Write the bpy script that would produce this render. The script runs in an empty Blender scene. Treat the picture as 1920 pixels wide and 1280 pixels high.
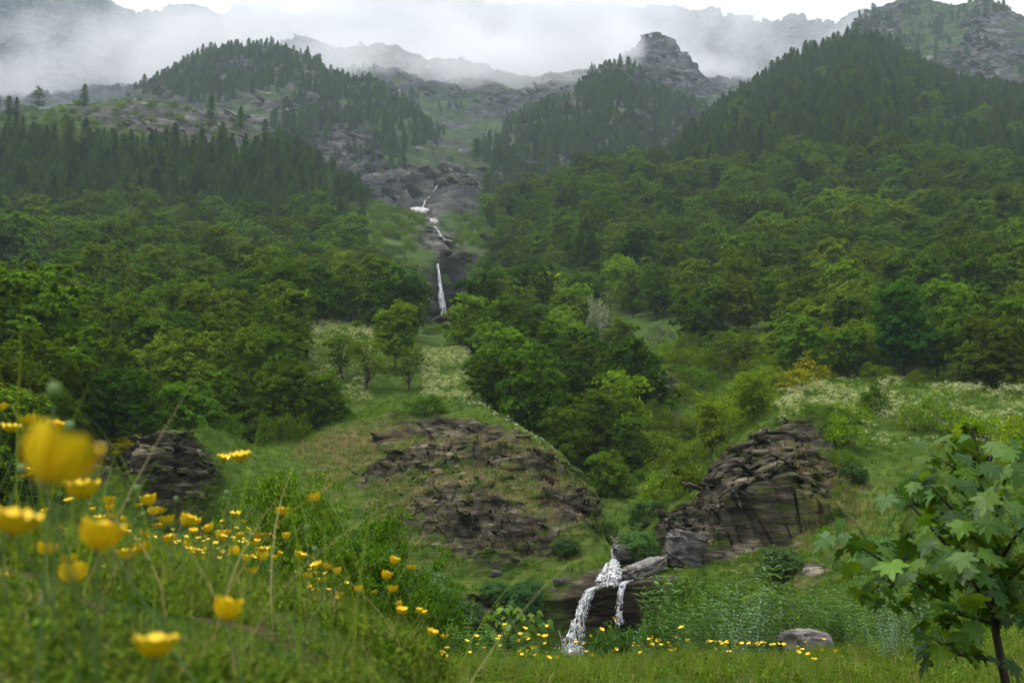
import bpy, math, random
import numpy as np
from mathutils import Vector, Matrix, Euler

# ------------------------------------------------------------------ camera, world, sun, exposure
sc = bpy.context.scene
COL = sc.collection
F = 1920 * 35.0 / 36.0
PITCH = math.radians(8.0)
cam_d = bpy.data.cameras.new('camera')
cam_d.lens = 35.0; cam_d.sensor_width = 36.0
cam_d.clip_start = 0.02; cam_d.clip_end = 20000
cam_d.dof.use_dof = True; cam_d.dof.focus_distance = 40.0; cam_d.dof.aperture_fstop = 7.0
cam = bpy.data.objects.new('camera', cam_d); COL.objects.link(cam)
cam.location = (0, 0, 0); cam.rotation_euler = (math.radians(90) + PITCH, 0, 0)
sc.camera = cam

SUN_EL, SUN_AZ = math.radians(66), math.radians(-75)      # azimuth measured from +Y towards +X
world = bpy.data.worlds.new('World'); sc.world = world; world.use_nodes = True
nt = world.node_tree; nt.nodes.clear()
wo = nt.nodes.new('ShaderNodeOutputWorld')
bg = nt.nodes.new('ShaderNodeBackground'); bg.inputs['Strength'].default_value = 0.09
sky = nt.nodes.new('ShaderNodeTexSky'); sky.sky_type = 'NISHITA'; sky.sun_disc = False
sky.sun_elevation = SUN_EL; sky.sun_rotation = SUN_AZ
sky.air_density = 1.0; sky.dust_density = 4.0
wmx = nt.nodes.new('ShaderNodeMix'); wmx.data_type = 'RGBA'; wmx.inputs[0].default_value = 0.88
tc = nt.nodes.new('ShaderNodeTexCoord')
wn = nt.nodes.new('ShaderNodeTexNoise'); wn.inputs['Scale'].default_value = 2.2; wn.inputs['Detail'].default_value = 5
wr = nt.nodes.new('ShaderNodeValToRGB')
wr.color_ramp.elements[0].position = 0.3; wr.color_ramp.elements[0].color = (8.6, 8.9, 9.4, 1)
wr.color_ramp.elements[1].position = 0.75; wr.color_ramp.elements[1].color = (10.6, 10.7, 10.9, 1)
nt.links.new(tc.outputs['Generated'], wn.inputs['Vector'])
nt.links.new(wn.outputs['Fac'], wr.inputs['Fac'])
nt.links.new(sky.outputs['Color'], wmx.inputs[6]); nt.links.new(wr.outputs['Color'], wmx.inputs[7])
sxyz = nt.nodes.new('ShaderNodeSeparateXYZ'); nt.links.new(tc.outputs['Generated'], sxyz.inputs[0])
grd = nt.nodes.new('ShaderNodeMapRange'); grd.inputs['From Min'].default_value = 0.0; grd.inputs['From Max'].default_value = 1.0; grd.inputs['To Min'].default_value = 0.2; grd.inputs['To Max'].default_value = 1.9
pw = nt.nodes.new('ShaderNodeMath'); pw.operation = 'POWER'; pw.inputs[1].default_value = 1.4; pw.use_clamp = True
mx0 = nt.nodes.new('ShaderNodeMath'); mx0.operation = 'MAXIMUM'; mx0.inputs[1].default_value = 0.0; nt.links.new(sxyz.outputs['Z'], mx0.inputs[0]); nt.links.new(mx0.outputs[0], pw.inputs[0])
nt.links.new(pw.outputs[0], grd.inputs['Value'])
vsc = nt.nodes.new('ShaderNodeVectorMath'); vsc.operation = 'SCALE'; nt.links.new(wmx.outputs[2], vsc.inputs[0]); nt.links.new(grd.outputs[0], vsc.inputs['Scale'])
nt.links.new(vsc.outputs[0], bg.inputs['Color']); nt.links.new(bg.outputs[0], wo.inputs['Surface'])

sd = bpy.data.lights.new('sun', 'SUN'); sd.energy = 1.5; sd.angle = math.radians(25); sd.color = (1.0, 0.96, 0.9)
sun = bpy.data.objects.new('sun', sd); COL.objects.link(sun)
sdir = Vector((math.sin(SUN_AZ) * math.cos(SUN_EL), math.cos(SUN_AZ) * math.cos(SUN_EL), math.sin(SUN_EL)))
sun.rotation_euler = sdir.to_track_quat('Z', 'Y').to_euler()

vs = sc.view_settings
vs.view_transform = 'Standard'; vs.look = 'None'; vs.exposure = 1.12; vs.gamma = 1.0; vs.use_curve_mapping = False
cy = sc.cycles
cy.max_bounces = 10; cy.diffuse_bounces = 4; cy.glossy_bounces = 2; cy.transmission_bounces = 3
cy.volume_bounces = 10; cy.transparent_max_bounces = 6
cy.volume_step_rate = 1.0; cy.volume_max_steps = 256
cy.use_adaptive_sampling = True; cy.adaptive_threshold = 0.02
cy.sample_clamp_indirect = 4.0
cy.use_denoising = True

# ------------------------------------------------------------------ helpers
rng = np.random.default_rng(7)
def ray(px, py):
    x = (np.asarray(px, float) - 960) / F; zc = (640 - np.asarray(py, float)) / F
    y = math.cos(PITCH) - zc * math.sin(PITCH); z = math.sin(PITCH) + zc * math.cos(PITCH)
    h = np.hypot(x, y)
    return np.arctan2(x, y), z / h                       # azimuth, slope per metre of ground distance
def P(px, py, rho):
    th, t = ray(px, py)
    return np.array((rho * np.sin(th), rho * np.cos(th), rho * t))
def project(X, Y, Z):
    yc = Y * math.cos(PITCH) + Z * math.sin(PITCH); zc = -Y * math.sin(PITCH) + Z * math.cos(PITCH)
    yc = np.where(yc < 1e-3, 1e-3, yc)
    return 960 + F * X / yc, 640 - F * zc / yc
def hash3(i, j, k, seed):
    h = (i.astype(np.int64) * 374761393 + j.astype(np.int64) * 668265263 + k.astype(np.int64) * 2147483647 + seed * 974634777) & 0xffffffff
    h = ((h ^ (h >> 13)) * 1274126177) & 0xffffffff
    h = ((h ^ (h >> 16)) * 2246822519) & 0xffffffff
    return ((h ^ (h >> 15)) & 0xffff) / 65535.0
def vnoise(x, y, z, seed=0):
    xi, yi, zi = np.floor(x), np.floor(y), np.floor(z)
    fx, fy, fz = x - xi, y - yi, z - zi
    fx = fx * fx * (3 - 2 * fx); fy = fy * fy * (3 - 2 * fy); fz = fz * fz * (3 - 2 * fz)
    xi, yi, zi = xi.astype(np.int64), yi.astype(np.int64), zi.astype(np.int64)
    def c(a, b, d): return hash3(xi + a, yi + b, zi + d, seed)
    x00 = c(0,0,0) * (1-fx) + c(1,0,0) * fx; x10 = c(0,1,0) * (1-fx) + c(1,1,0) * fx
    x01 = c(0,0,1) * (1-fx) + c(1,0,1) * fx; x11 = c(0,1,1) * (1-fx) + c(1,1,1) * fx
    return (x00 * (1-fy) + x10 * fy) * (1-fz) + (x01 * (1-fy) + x11 * fy) * fz
def fbm(x, y, z, octv=4, seed=0, gain=0.5, ridged=False):
    s = 0; a = 1; tot = 0
    for o in range(octv):
        n = vnoise(x, y, z, seed + o * 17)
        if ridged: n = 1 - np.abs(2 * n - 1)
        s = s + a * n; tot += a; a *= gain
        x, y, z = x * 2.03 + 3.1, y * 2.03 + 7.7, z * 2.03 + 1.3
    return s / tot                                        # 0..1
def mesh_np(name, V, Fa, mat=None, smooth=False, attrs=None):
    V = np.asarray(V, np.float32).reshape(-1, 3)
    me = bpy.data.meshes.new(name)
    if isinstance(Fa, np.ndarray): Fa = [Fa]
    Fa = [np.asarray(f, np.int32) for f in Fa if len(f)]
    loops = np.concatenate([f.ravel() for f in Fa]); tot = np.concatenate([np.full(len(f), f.shape[1], np.int32) for f in Fa])
    start = np.concatenate(([0], np.cumsum(tot)[:-1])).astype(np.int32)
    me.vertices.add(len(V)); me.vertices.foreach_set('co', V.ravel())
    me.loops.add(len(loops)); me.loops.foreach_set('vertex_index', loops)
    me.polygons.add(len(tot)); me.polygons.foreach_set('loop_start', start)
    try: me.polygons.foreach_set('loop_total', tot)
    except Exception: pass
    me.update(calc_edges=True)
    me.polygons.foreach_set('use_smooth', np.full(len(tot), smooth, bool))
    if attrs:
        for k, v in attrs.items():
            at = me.attributes.new(k, 'FLOAT', 'POINT'); at.data.foreach_set('value', np.asarray(v, np.float32))
    if mat: me.materials.append(mat)
    return me
def obj(name, me, parent=None, loc=None, **props):
    o = bpy.data.objects.new(name, me); COL.objects.link(o)
    if parent is not None: o.parent = parent
    if loc is not None: o.location = [float(v) for v in loc]
    for k, v in props.items(): o[k] = v
    return o
def thing(name, label, cat, loc=(0,0,0), rz=0.0, scale=1.0, group=None):
    o = bpy.data.objects.new(name, None); COL.objects.link(o); o.empty_display_size = 0.2
    o.location = [float(v) for v in loc]; o.rotation_euler = (0, 0, rz)
    o.scale = (scale,) * 3 if np.isscalar(scale) else [float(s) for s in scale]
    o['label'] = label; o['category'] = cat
    if group: o['group'] = group
    return o
def merge(parts):
    Vs, Q, T, n = [], [], [], 0
    for V, f in parts:
        V = np.asarray(V, float).reshape(-1, 3); f = np.asarray(f, int)
        Vs.append(V); (Q if f.shape[1] == 4 else T).append(f + n); n += len(V)
    out = []
    if Q: out.append(np.concatenate(Q))
    if T: out.append(np.concatenate(T))
    return np.concatenate(Vs), out
def tube(pts, radii, seg=6):
    pts = np.asarray(pts, float); n = len(pts)
    radii = np.broadcast_to(np.asarray(radii, float), (n,))
    tan = np.gradient(pts, axis=0); tan /= np.linalg.norm(tan, axis=1)[:, None] + 1e-9
    ref = np.array((0.31, 0.95, 0.05)) if abs(tan[0][2]) > 0.7 else np.array((0., 0., 1.))
    V = []
    for p, t, r in zip(pts, tan, radii):
        a = np.cross(t, ref); a /= np.linalg.norm(a) + 1e-9; b = np.cross(t, a)
        for k in range(seg):
            ang = 2 * math.pi * k / seg
            V.append(p + r * (math.cos(ang) * a + math.sin(ang) * b))
    Fq = [(i*seg+k, i*seg+(k+1) % seg, (i+1)*seg+(k+1) % seg, (i+1)*seg+k) for i in range(n-1) for k in range(seg)]
    return np.array(V), np.array(Fq)
def unit(v): return v / (np.linalg.norm(v, axis=-1, keepdims=True) + 1e-9)
def leaves(pos, nrm, L, W, R, fold=0.12, tip=None):
    """one folded kite-shaped leaf per position"""
    n = len(pos); L = np.broadcast_to(L, (n,))[:, None]; W = np.broadcast_to(W, (n,))[:, None]
    t = R.normal(size=(n, 3)) if tip is None else tip + R.normal(size=(n, 3)) * 0.35
    t = unit(t - (t * nrm).sum(1, keepdims=True) * nrm); b = np.cross(nrm, t)
    v = np.empty((n, 4, 3))
    v[:, 0] = pos - t * L * .5; v[:, 1] = pos + b * W * .5 + nrm * L * fold
    v[:, 2] = pos + t * L * .5 - nrm * L * fold; v[:, 3] = pos - b * W * .5 + nrm * L * fold
    return v.reshape(-1, 3), np.arange(n * 4).reshape(n, 4)

# ------------------------------------------------------------------ materials
def new_mat(name):
    m = bpy.data.materials.new(name); m.use_nodes = True; m.node_tree.nodes.clear(); return m, m.node_tree
def N(t, kind, **kw):
    n = t.nodes.new(kind)
    for k, v in kw.items():
        if k in n.inputs.keys(): n.inputs[k].default_value = v
        else: setattr(n, k, v)
    return n
def mixc(t, fac, a, b, mode='MIX'):
    n = t.nodes.new('ShaderNodeMix'); n.data_type = 'RGBA'; n.blend_type = mode
    for sock, v in ((0, fac), (6, a), (7, b)):
        if isinstance(v, (int, float)): n.inputs[sock].default_value = v
        elif isinstance(v, tuple): n.inputs[sock].default_value = (*v, 1)
        else: t.links.new(v, n.inputs[sock])
    return n.outputs[2]
def math_n(t, op, a, b=None, c=None, clamp=False):
    n = t.nodes.new('ShaderNodeMath'); n.operation = op; n.use_clamp = clamp
    for i, v in enumerate((a, b, c)):
        if v is None: continue
        if isinstance(v, (int, float)): n.inputs[i].default_value = v
        else: t.links.new(v, n.inputs[i])
    return n.outputs[0]
def ramp(t, fac, stops):
    n = t.nodes.new('ShaderNodeValToRGB'); t.links.new(fac, n.inputs[0]); e = n.color_ramp.elements
    while len(e) < len(stops): e.new(0.5)
    for i, (p, c) in enumerate(stops):
        e[i].position = p; e[i].color = (*c, 1) if isinstance(c, tuple) else (c, c, c, 1)
    return n.outputs[0]
def noise_n(t, vec, scale, detail=4, rough=0.55, scl=(1,1,1), rot=(0,0,0)):
    if scl != (1,1,1) or rot != (0,0,0):
        mp = t.nodes.new('ShaderNodeMapping'); mp.inputs['Scale'].default_value = scl; mp.inputs['Rotation'].default_value = rot
        t.links.new(vec, mp.inputs['Vector']); vec = mp.outputs[0]
    n = N(t, 'ShaderNodeTexNoise', Scale=scale, Detail=detail, Roughness=rough); t.links.new(vec, n.inputs['Vector'])
    return n.outputs['Fac']
def leaf_mat(name, c_dark, c_mid, c_light, transl=0.3, spec=0.0, rnd=0.35):
    m, t = new_mat(name)
    g = N(t, 'ShaderNodeNewGeometry'); oi = N(t, 'ShaderNodeObjectInfo')
    col = ramp(t, g.outputs['Random Per Island'], [(0.0, c_dark), (0.5, c_mid), (1.0, c_light)])
    col = mixc(t, 1.0, col, oi.outputs['Color'], 'MULTIPLY')
    hs = N(t, 'ShaderNodeHueSaturation'); t.links.new(col, hs.inputs['Color'])
    r1 = math_n(t, 'MULTIPLY_ADD', oi.outputs['Random'], 0.03, 0.498); t.links.new(r1, hs.inputs['Hue'])
    r3 = math_n(t, 'FRACT', math_n(t, 'MULTIPLY', oi.outputs['Random'], 17.3))
    r2 = math_n(t, 'MULTIPLY_ADD', r3, rnd * 2, 1.0 - rnd); t.links.new(r2, hs.inputs['Value'])
    d = N(t, 'ShaderNodeBsdfDiffuse'); tr = N(t, 'ShaderNodeBsdfTranslucent'); mx = N(t, 'ShaderNodeMixShader'); mx.inputs[0].default_value = transl
    tcol = mixc(t, 1.0, hs.outputs[0], (1.5, 1.35, 0.5), 'MULTIPLY')
    t.links.new(hs.outputs[0], d.inputs[0]); t.links.new(tcol, tr.inputs[0])
    t.links.new(d.outputs[0], mx.inputs[1]); t.links.new(tr.outputs[0], mx.inputs[2]); out = mx.outputs[0]
    if spec > 0:
        gl = N(t, 'ShaderNodeBsdfGlossy', Roughness=0.42); gl.inputs[0].default_value = (0.9, 1, 0.95, 1)
        fr = N(t, 'ShaderNodeLayerWeight', Blend=0.3); m2 = N(t, 'ShaderNodeMixShader')
        t.links.new(math_n(t, 'MULTIPLY_ADD', math_n(t, 'POWER', fr.outputs['Facing'], 3.0), spec * .45, .035 * spec), m2.inputs[0]); t.links.new(out, m2.inputs[1]); t.links.new(gl.outputs[0], m2.inputs[2]); out = m2.outputs[0]
    o = N(t, 'ShaderNodeOutputMaterial'); t.links.new(out, o.inputs[0]); return m
M = {}
M['leaf'] = leaf_mat('leaf_green', (0.041, 0.070, 0.009), (0.093, 0.150, 0.012), (0.185, 0.270, 0.018), 0.33, 0, 0.38)
M['leaf_near'] = leaf_mat('leaf_green_near', (0.035, 0.075, 0.012), (0.065, 0.125, 0.015), (0.12, 0.20, 0.02), 0.35, 0.5, 0.15)
M['maple'] = leaf_mat('maple_leaf', (0.028, 0.064, 0.010), (0.052, 0.100, 0.010), (0.095, 0.160, 0.012), 0.4, 0.35, 0.4)
M['needle'] = leaf_mat('larch_needles', (0.030, 0.054, 0.016), (0.058, 0.100, 0.025), (0.10, 0.150, 0.034), 0.28, 0, 0.28)
M['blossom'] = leaf_mat('white_blossom', (0.08, 0.13, 0.03), (0.26, 0.30, 0.18), (0.50, 0.50, 0.38), 0.25)
M['laburnum'] = leaf_mat('yellow_blossom', (0.05, 0.10, 0.012), (0.09, 0.14, 0.012), (0.34, 0.33, 0.01), 0.2, 0, .1)
M['silver'] = leaf_mat('silver_leaf', (0.09, 0.14, 0.08), (0.15, 0.21, 0.13), (0.25, 0.32, 0.22), 0.2)
M['grass'] = leaf_mat('grass_blade', (0.038, 0.074, 0.010), (0.082, 0.135, 0.014), (0.17, 0.22, 0.030), 0.35, 0, 0.45)
M['straw'] = leaf_mat('dry_grass', (0.10, 0.075, 0.03), (0.20, 0.15, 0.07), (0.34, 0.27, 0.14), 0.2)
M['umbel'] = leaf_mat('umbel_flower', (0.20, 0.25, 0.09), (0.36, 0.40, 0.22), (0.55, 0.56, 0.40), 0.2)
M['white_petal'] = leaf_mat('white_petal', (0.6, 0.6, 0.55), (0.7, 0.7, 0.65), (0.75, 0.75, 0.7), 0.2)
M['purple'] = leaf_mat('purple_petal', (0.2, 0.03, 0.15), (0.3, 0.05, 0.22), (0.4, 0.1, 0.3), 0.2)

def simple(name, stops, scale=4.0, rough=0.8, bump=0.3, scl=(1,1,1), spec=0.3, bdist=0.05, detail=6):
    m, t = new_mat(name); tcn = N(t, 'ShaderNodeTexCoord')
    f = noise_n(t, tcn.outputs['Object'], scale, detail, 0.6, scl)
    col = ramp(t, f, stops)
    b = N(t, 'ShaderNodeBsdfPrincipled', Roughness=rough); b.inputs['Specular IOR Level'].default_value = spec
    t.links.new(col, b.inputs['Base Color'])
    bp = N(t, 'ShaderNodeBump', Strength=bump, Distance=bdist); t.links.new(f, bp.inputs['Height']); t.links.new(bp.outputs[0], b.inputs['Normal'])
    o = N(t, 'ShaderNodeOutputMaterial'); t.links.new(b.outputs[0], o.inputs[0]); return m
M['bark'] = simple('bark', [(0.3, (0.025, 0.02, 0.015)), (0.7, (0.10, 0.085, 0.065))], 6, 0.9, 0.5, (1, 1, 0.2))
M['bark_dark'] = simple('young_bark', [(0.3, (0.015, 0.012, 0.01)), (0.7, (0.05, 0.035, 0.028))], 30, 0.7, 0.2, (1, 1, 0.3), 0.3, 0.002)
M['driftwood'] = simple('driftwood', [(0.3, (0.06, 0.05, 0.04)), (0.7, (0.22, 0.19, 0.15))], 8, 0.9, 0.4, (1, 1, 0.3))
M['stake'] = simple('weathered_wood', [(0.3, (0.25, 0.22, 0.18)), (0.7, (0.45, 0.42, 0.35))], 20, 0.8, 0.3, (1, 1, 0.2), 0.3, 0.003)
M['snow'] = simple('old_snow', [(0.35, (0.26, 0.20, 0.18)), (0.55, (0.46, 0.42, 0.40))], 0.35, 0.7, 0.6, (1,1,1), 0.3, 0.4)
M['boulder'] = simple('boulder', [(0.35, (0.035, 0.03, 0.026)), (0.55, (0.085, 0.075, 0.065)), (0.75, (0.20, 0.18, 0.16))], 2.2, 0.7, 0.8, (1, 1, 2.2), 0.4, 0.1)
M['wet_rock'] = simple('wet_rock', [(0.35, (0.016, 0.013, 0.010)), (0.55, (0.045, 0.036, 0.027)), (0.75, (0.10, 0.083, 0.06))], 1.5, 0.45, 0.9, (0.6, 0.6, 3.0), 0.5, 0.15)
M['pale_rock'] = simple('pale_rock', [(0.35, (0.06, 0.052, 0.045)), (0.5, (0.14, 0.122, 0.11)), (0.72, (0.26, 0.235, 0.215))], 3, 0.8, 0.5, (1,1,2), 0.3, 0.05, 10)
M['white_rock'] = simple('white_stone', [(0.35, (0.5, 0.48, 0.46)), (0.7, (0.75, 0.73, 0.7))], 5, 0.8, 0.4)
M['stem'] = simple('green_stem', [(0.3, (0.06, 0.11, 0.03)), (0.7, (0.12, 0.19, 0.05))], 20, 0.6, 0.1)
M['petal'] = simple('yellow_petal', [(0.3, (0.80, 0.50, 0.004)), (0.7, (0.88, 0.65, 0.012))], 60, 0.35, 0.1, (1,1,1), 0.4, 0.001)
M['petal_centre'] = simple('flower_centre', [(0.3, (0.35, 0.36, 0.02)), (0.7, (0.75, 0.5, 0.02))], 300, 0.6, 0.4, (1,1,1), 0.3, 0.001)

def water_mat(name, scale, thr, opac=1.0, scl=(1, 1, 0.12)):
    m, t = new_mat(name); tcn = N(t, 'ShaderNodeTexCoord')
    f = noise_n(t, tcn.outputs['Object'], scale, 5, 0.65, scl)
    col = ramp(t, f, [(0.3, (0.35, 0.36, 0.36)), (0.6, (0.82, 0.82, 0.84))])
    b = N(t, 'ShaderNodeBsdfPrincipled', Roughness=0.35); t.links.new(col, b.inputs['Base Color'])
    a = ramp(t, f, [(thr - 0.06, 0.0), (thr + 0.06, opac)])
    t.links.new(a, b.inputs['Alpha'])
    o = N(t, 'ShaderNodeOutputMaterial'); t.links.new(b.outputs[0], o.inputs[0]); return m
M['water_veil'] = water_mat('water_veil', 6.5, 0.49, 0.62, (1, 1, .14))
M['water_white'] = simple('white_water', [(0.3, (0.42, 0.43, 0.45)), (0.6, (0.72, 0.72, 0.74))], 6, 0.4, 0.4, (1, 1, 0.3))
M['far_veil'] = water_mat('far_water_veil', 0.8, 0.47, 0.62, (1, 1, 0.15))

def terrain_mat(bare=False):
    m, t = new_mat('bare_rock' if bare else 'hillside'); g = N(t, 'ShaderNodeNewGeometry'); pos = g.outputs['Position']
    def at(n):
        a = N(t, 'ShaderNodeAttribute'); a.attribute_name = n; return a.outputs['Fac']
    rock, dry, far, soil, gore = at('rock'), at('dry'), at('far'), at('soil'), at('gore')
    # rock strata at three sizes, dipping
    s1 = noise_n(t, pos, 0.9, 8, 0.65, (0.35, 0.35, 2.2), (0, math.radians(24), 0))
    s2 = noise_n(t, pos, 0.05, 10, 0.7, (0.7, 0.7, 1.9), (0, math.radians(18), 0))
    s3 = noise_n(t, pos, 0.25, 8, 0.65, (0.5, 0.5, 2.0), (0, math.radians(20), 0))
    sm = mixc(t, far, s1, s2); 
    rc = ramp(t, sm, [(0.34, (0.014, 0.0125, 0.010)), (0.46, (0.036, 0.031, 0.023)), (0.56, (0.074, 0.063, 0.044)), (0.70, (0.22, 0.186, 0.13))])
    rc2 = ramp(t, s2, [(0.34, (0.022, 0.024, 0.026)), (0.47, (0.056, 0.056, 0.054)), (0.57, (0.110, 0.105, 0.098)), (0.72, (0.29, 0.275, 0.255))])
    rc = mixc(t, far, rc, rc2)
    rc = mixc(t, 0.45, rc, ramp(t, s3, [(0.38, 0.25), (0.62, 1.9)]), 'MULTIPLY')
    # grass
    g1 = noise_n(t, pos, 0.7, 7, 0.65); g2 = noise_n(t, pos, 0.07, 7, 0.6)
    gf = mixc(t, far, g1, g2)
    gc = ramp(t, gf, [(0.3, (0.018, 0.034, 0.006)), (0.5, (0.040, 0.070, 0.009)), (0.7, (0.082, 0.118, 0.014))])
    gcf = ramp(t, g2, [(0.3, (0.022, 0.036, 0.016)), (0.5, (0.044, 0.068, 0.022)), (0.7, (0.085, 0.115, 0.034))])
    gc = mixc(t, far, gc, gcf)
    dr = ramp(t, g1, [(0.3, (0.040, 0.034, 0.014)), (0.7, (0.14, 0.11, 0.052))])
    df = math_n(t, 'MULTIPLY', dry, ramp(t, g1, [(0.42, 0.0), (0.56, 1.0)]), None, True)
    gc = mixc(t, df, gc, dr)
    so = ramp(t, g1, [(0.3, (0.03, 0.02, 0.012)), (0.7, (0.12, 0.085, 0.05))])
    gc = mixc(t, soil, gc, so)
    # the border between rock and grass broken up by noise
    brk = noise_n(t, pos, 1.6, 6, 0.7, (0.5, 0.5, 1.6), (0, math.radians(22), 0)); brf = noise_n(t, pos, 0.06, 9, 0.72, (0.7, 0.7, 1.5))
    bk = mixc(t, far, brk, brf)
    rf = math_n(t, 'ADD', rock, math_n(t, 'MULTIPLY_ADD', bk, 1.9, -0.95))
    rf = ramp(t, rf, [(0.42, 0.0), (0.56, 1.0)])
    col = mixc(t, rf, gc, rc)
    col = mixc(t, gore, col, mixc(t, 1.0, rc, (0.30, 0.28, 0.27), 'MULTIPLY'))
    if bare: col = mixc(t, math_n(t, 'MULTIPLY', ramp(t, brk, [(0.5, 0.0), (0.62, 1.0)]), .8), rc, gc)
    b = N(t, 'ShaderNodeBsdfPrincipled', Roughness=0.85); b.inputs['Specular IOR Level'].default_value = 0.02
    t.links.new(col, b.inputs['Base Color'])
    bp = N(t, 'ShaderNodeBump', Strength=1.0, Distance=0.6); t.links.new(s1, bp.inputs['Height'])
    bp2 = N(t, 'ShaderNodeBump', Strength=0.7, Distance=16.0); t.links.new(s2, bp2.inputs['Height']); t.links.new(bp.outputs[0], bp2.inputs['Normal'])
    t.links.new(math_n(t, 'MULTIPLY', far, 0.8), bp2.inputs['Strength'])
    t.links.new(bp2.outputs[0], b.inputs['Normal'])
    o = N(t, 'ShaderNodeOutputMaterial'); t.links.new(b.outputs[0], o.inputs[0]); return m
M['terrain'] = terrain_mat(); M['bare_rock'] = terrain_mat(True); M['bare_rock_far'] = M['bare_rock']

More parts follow.
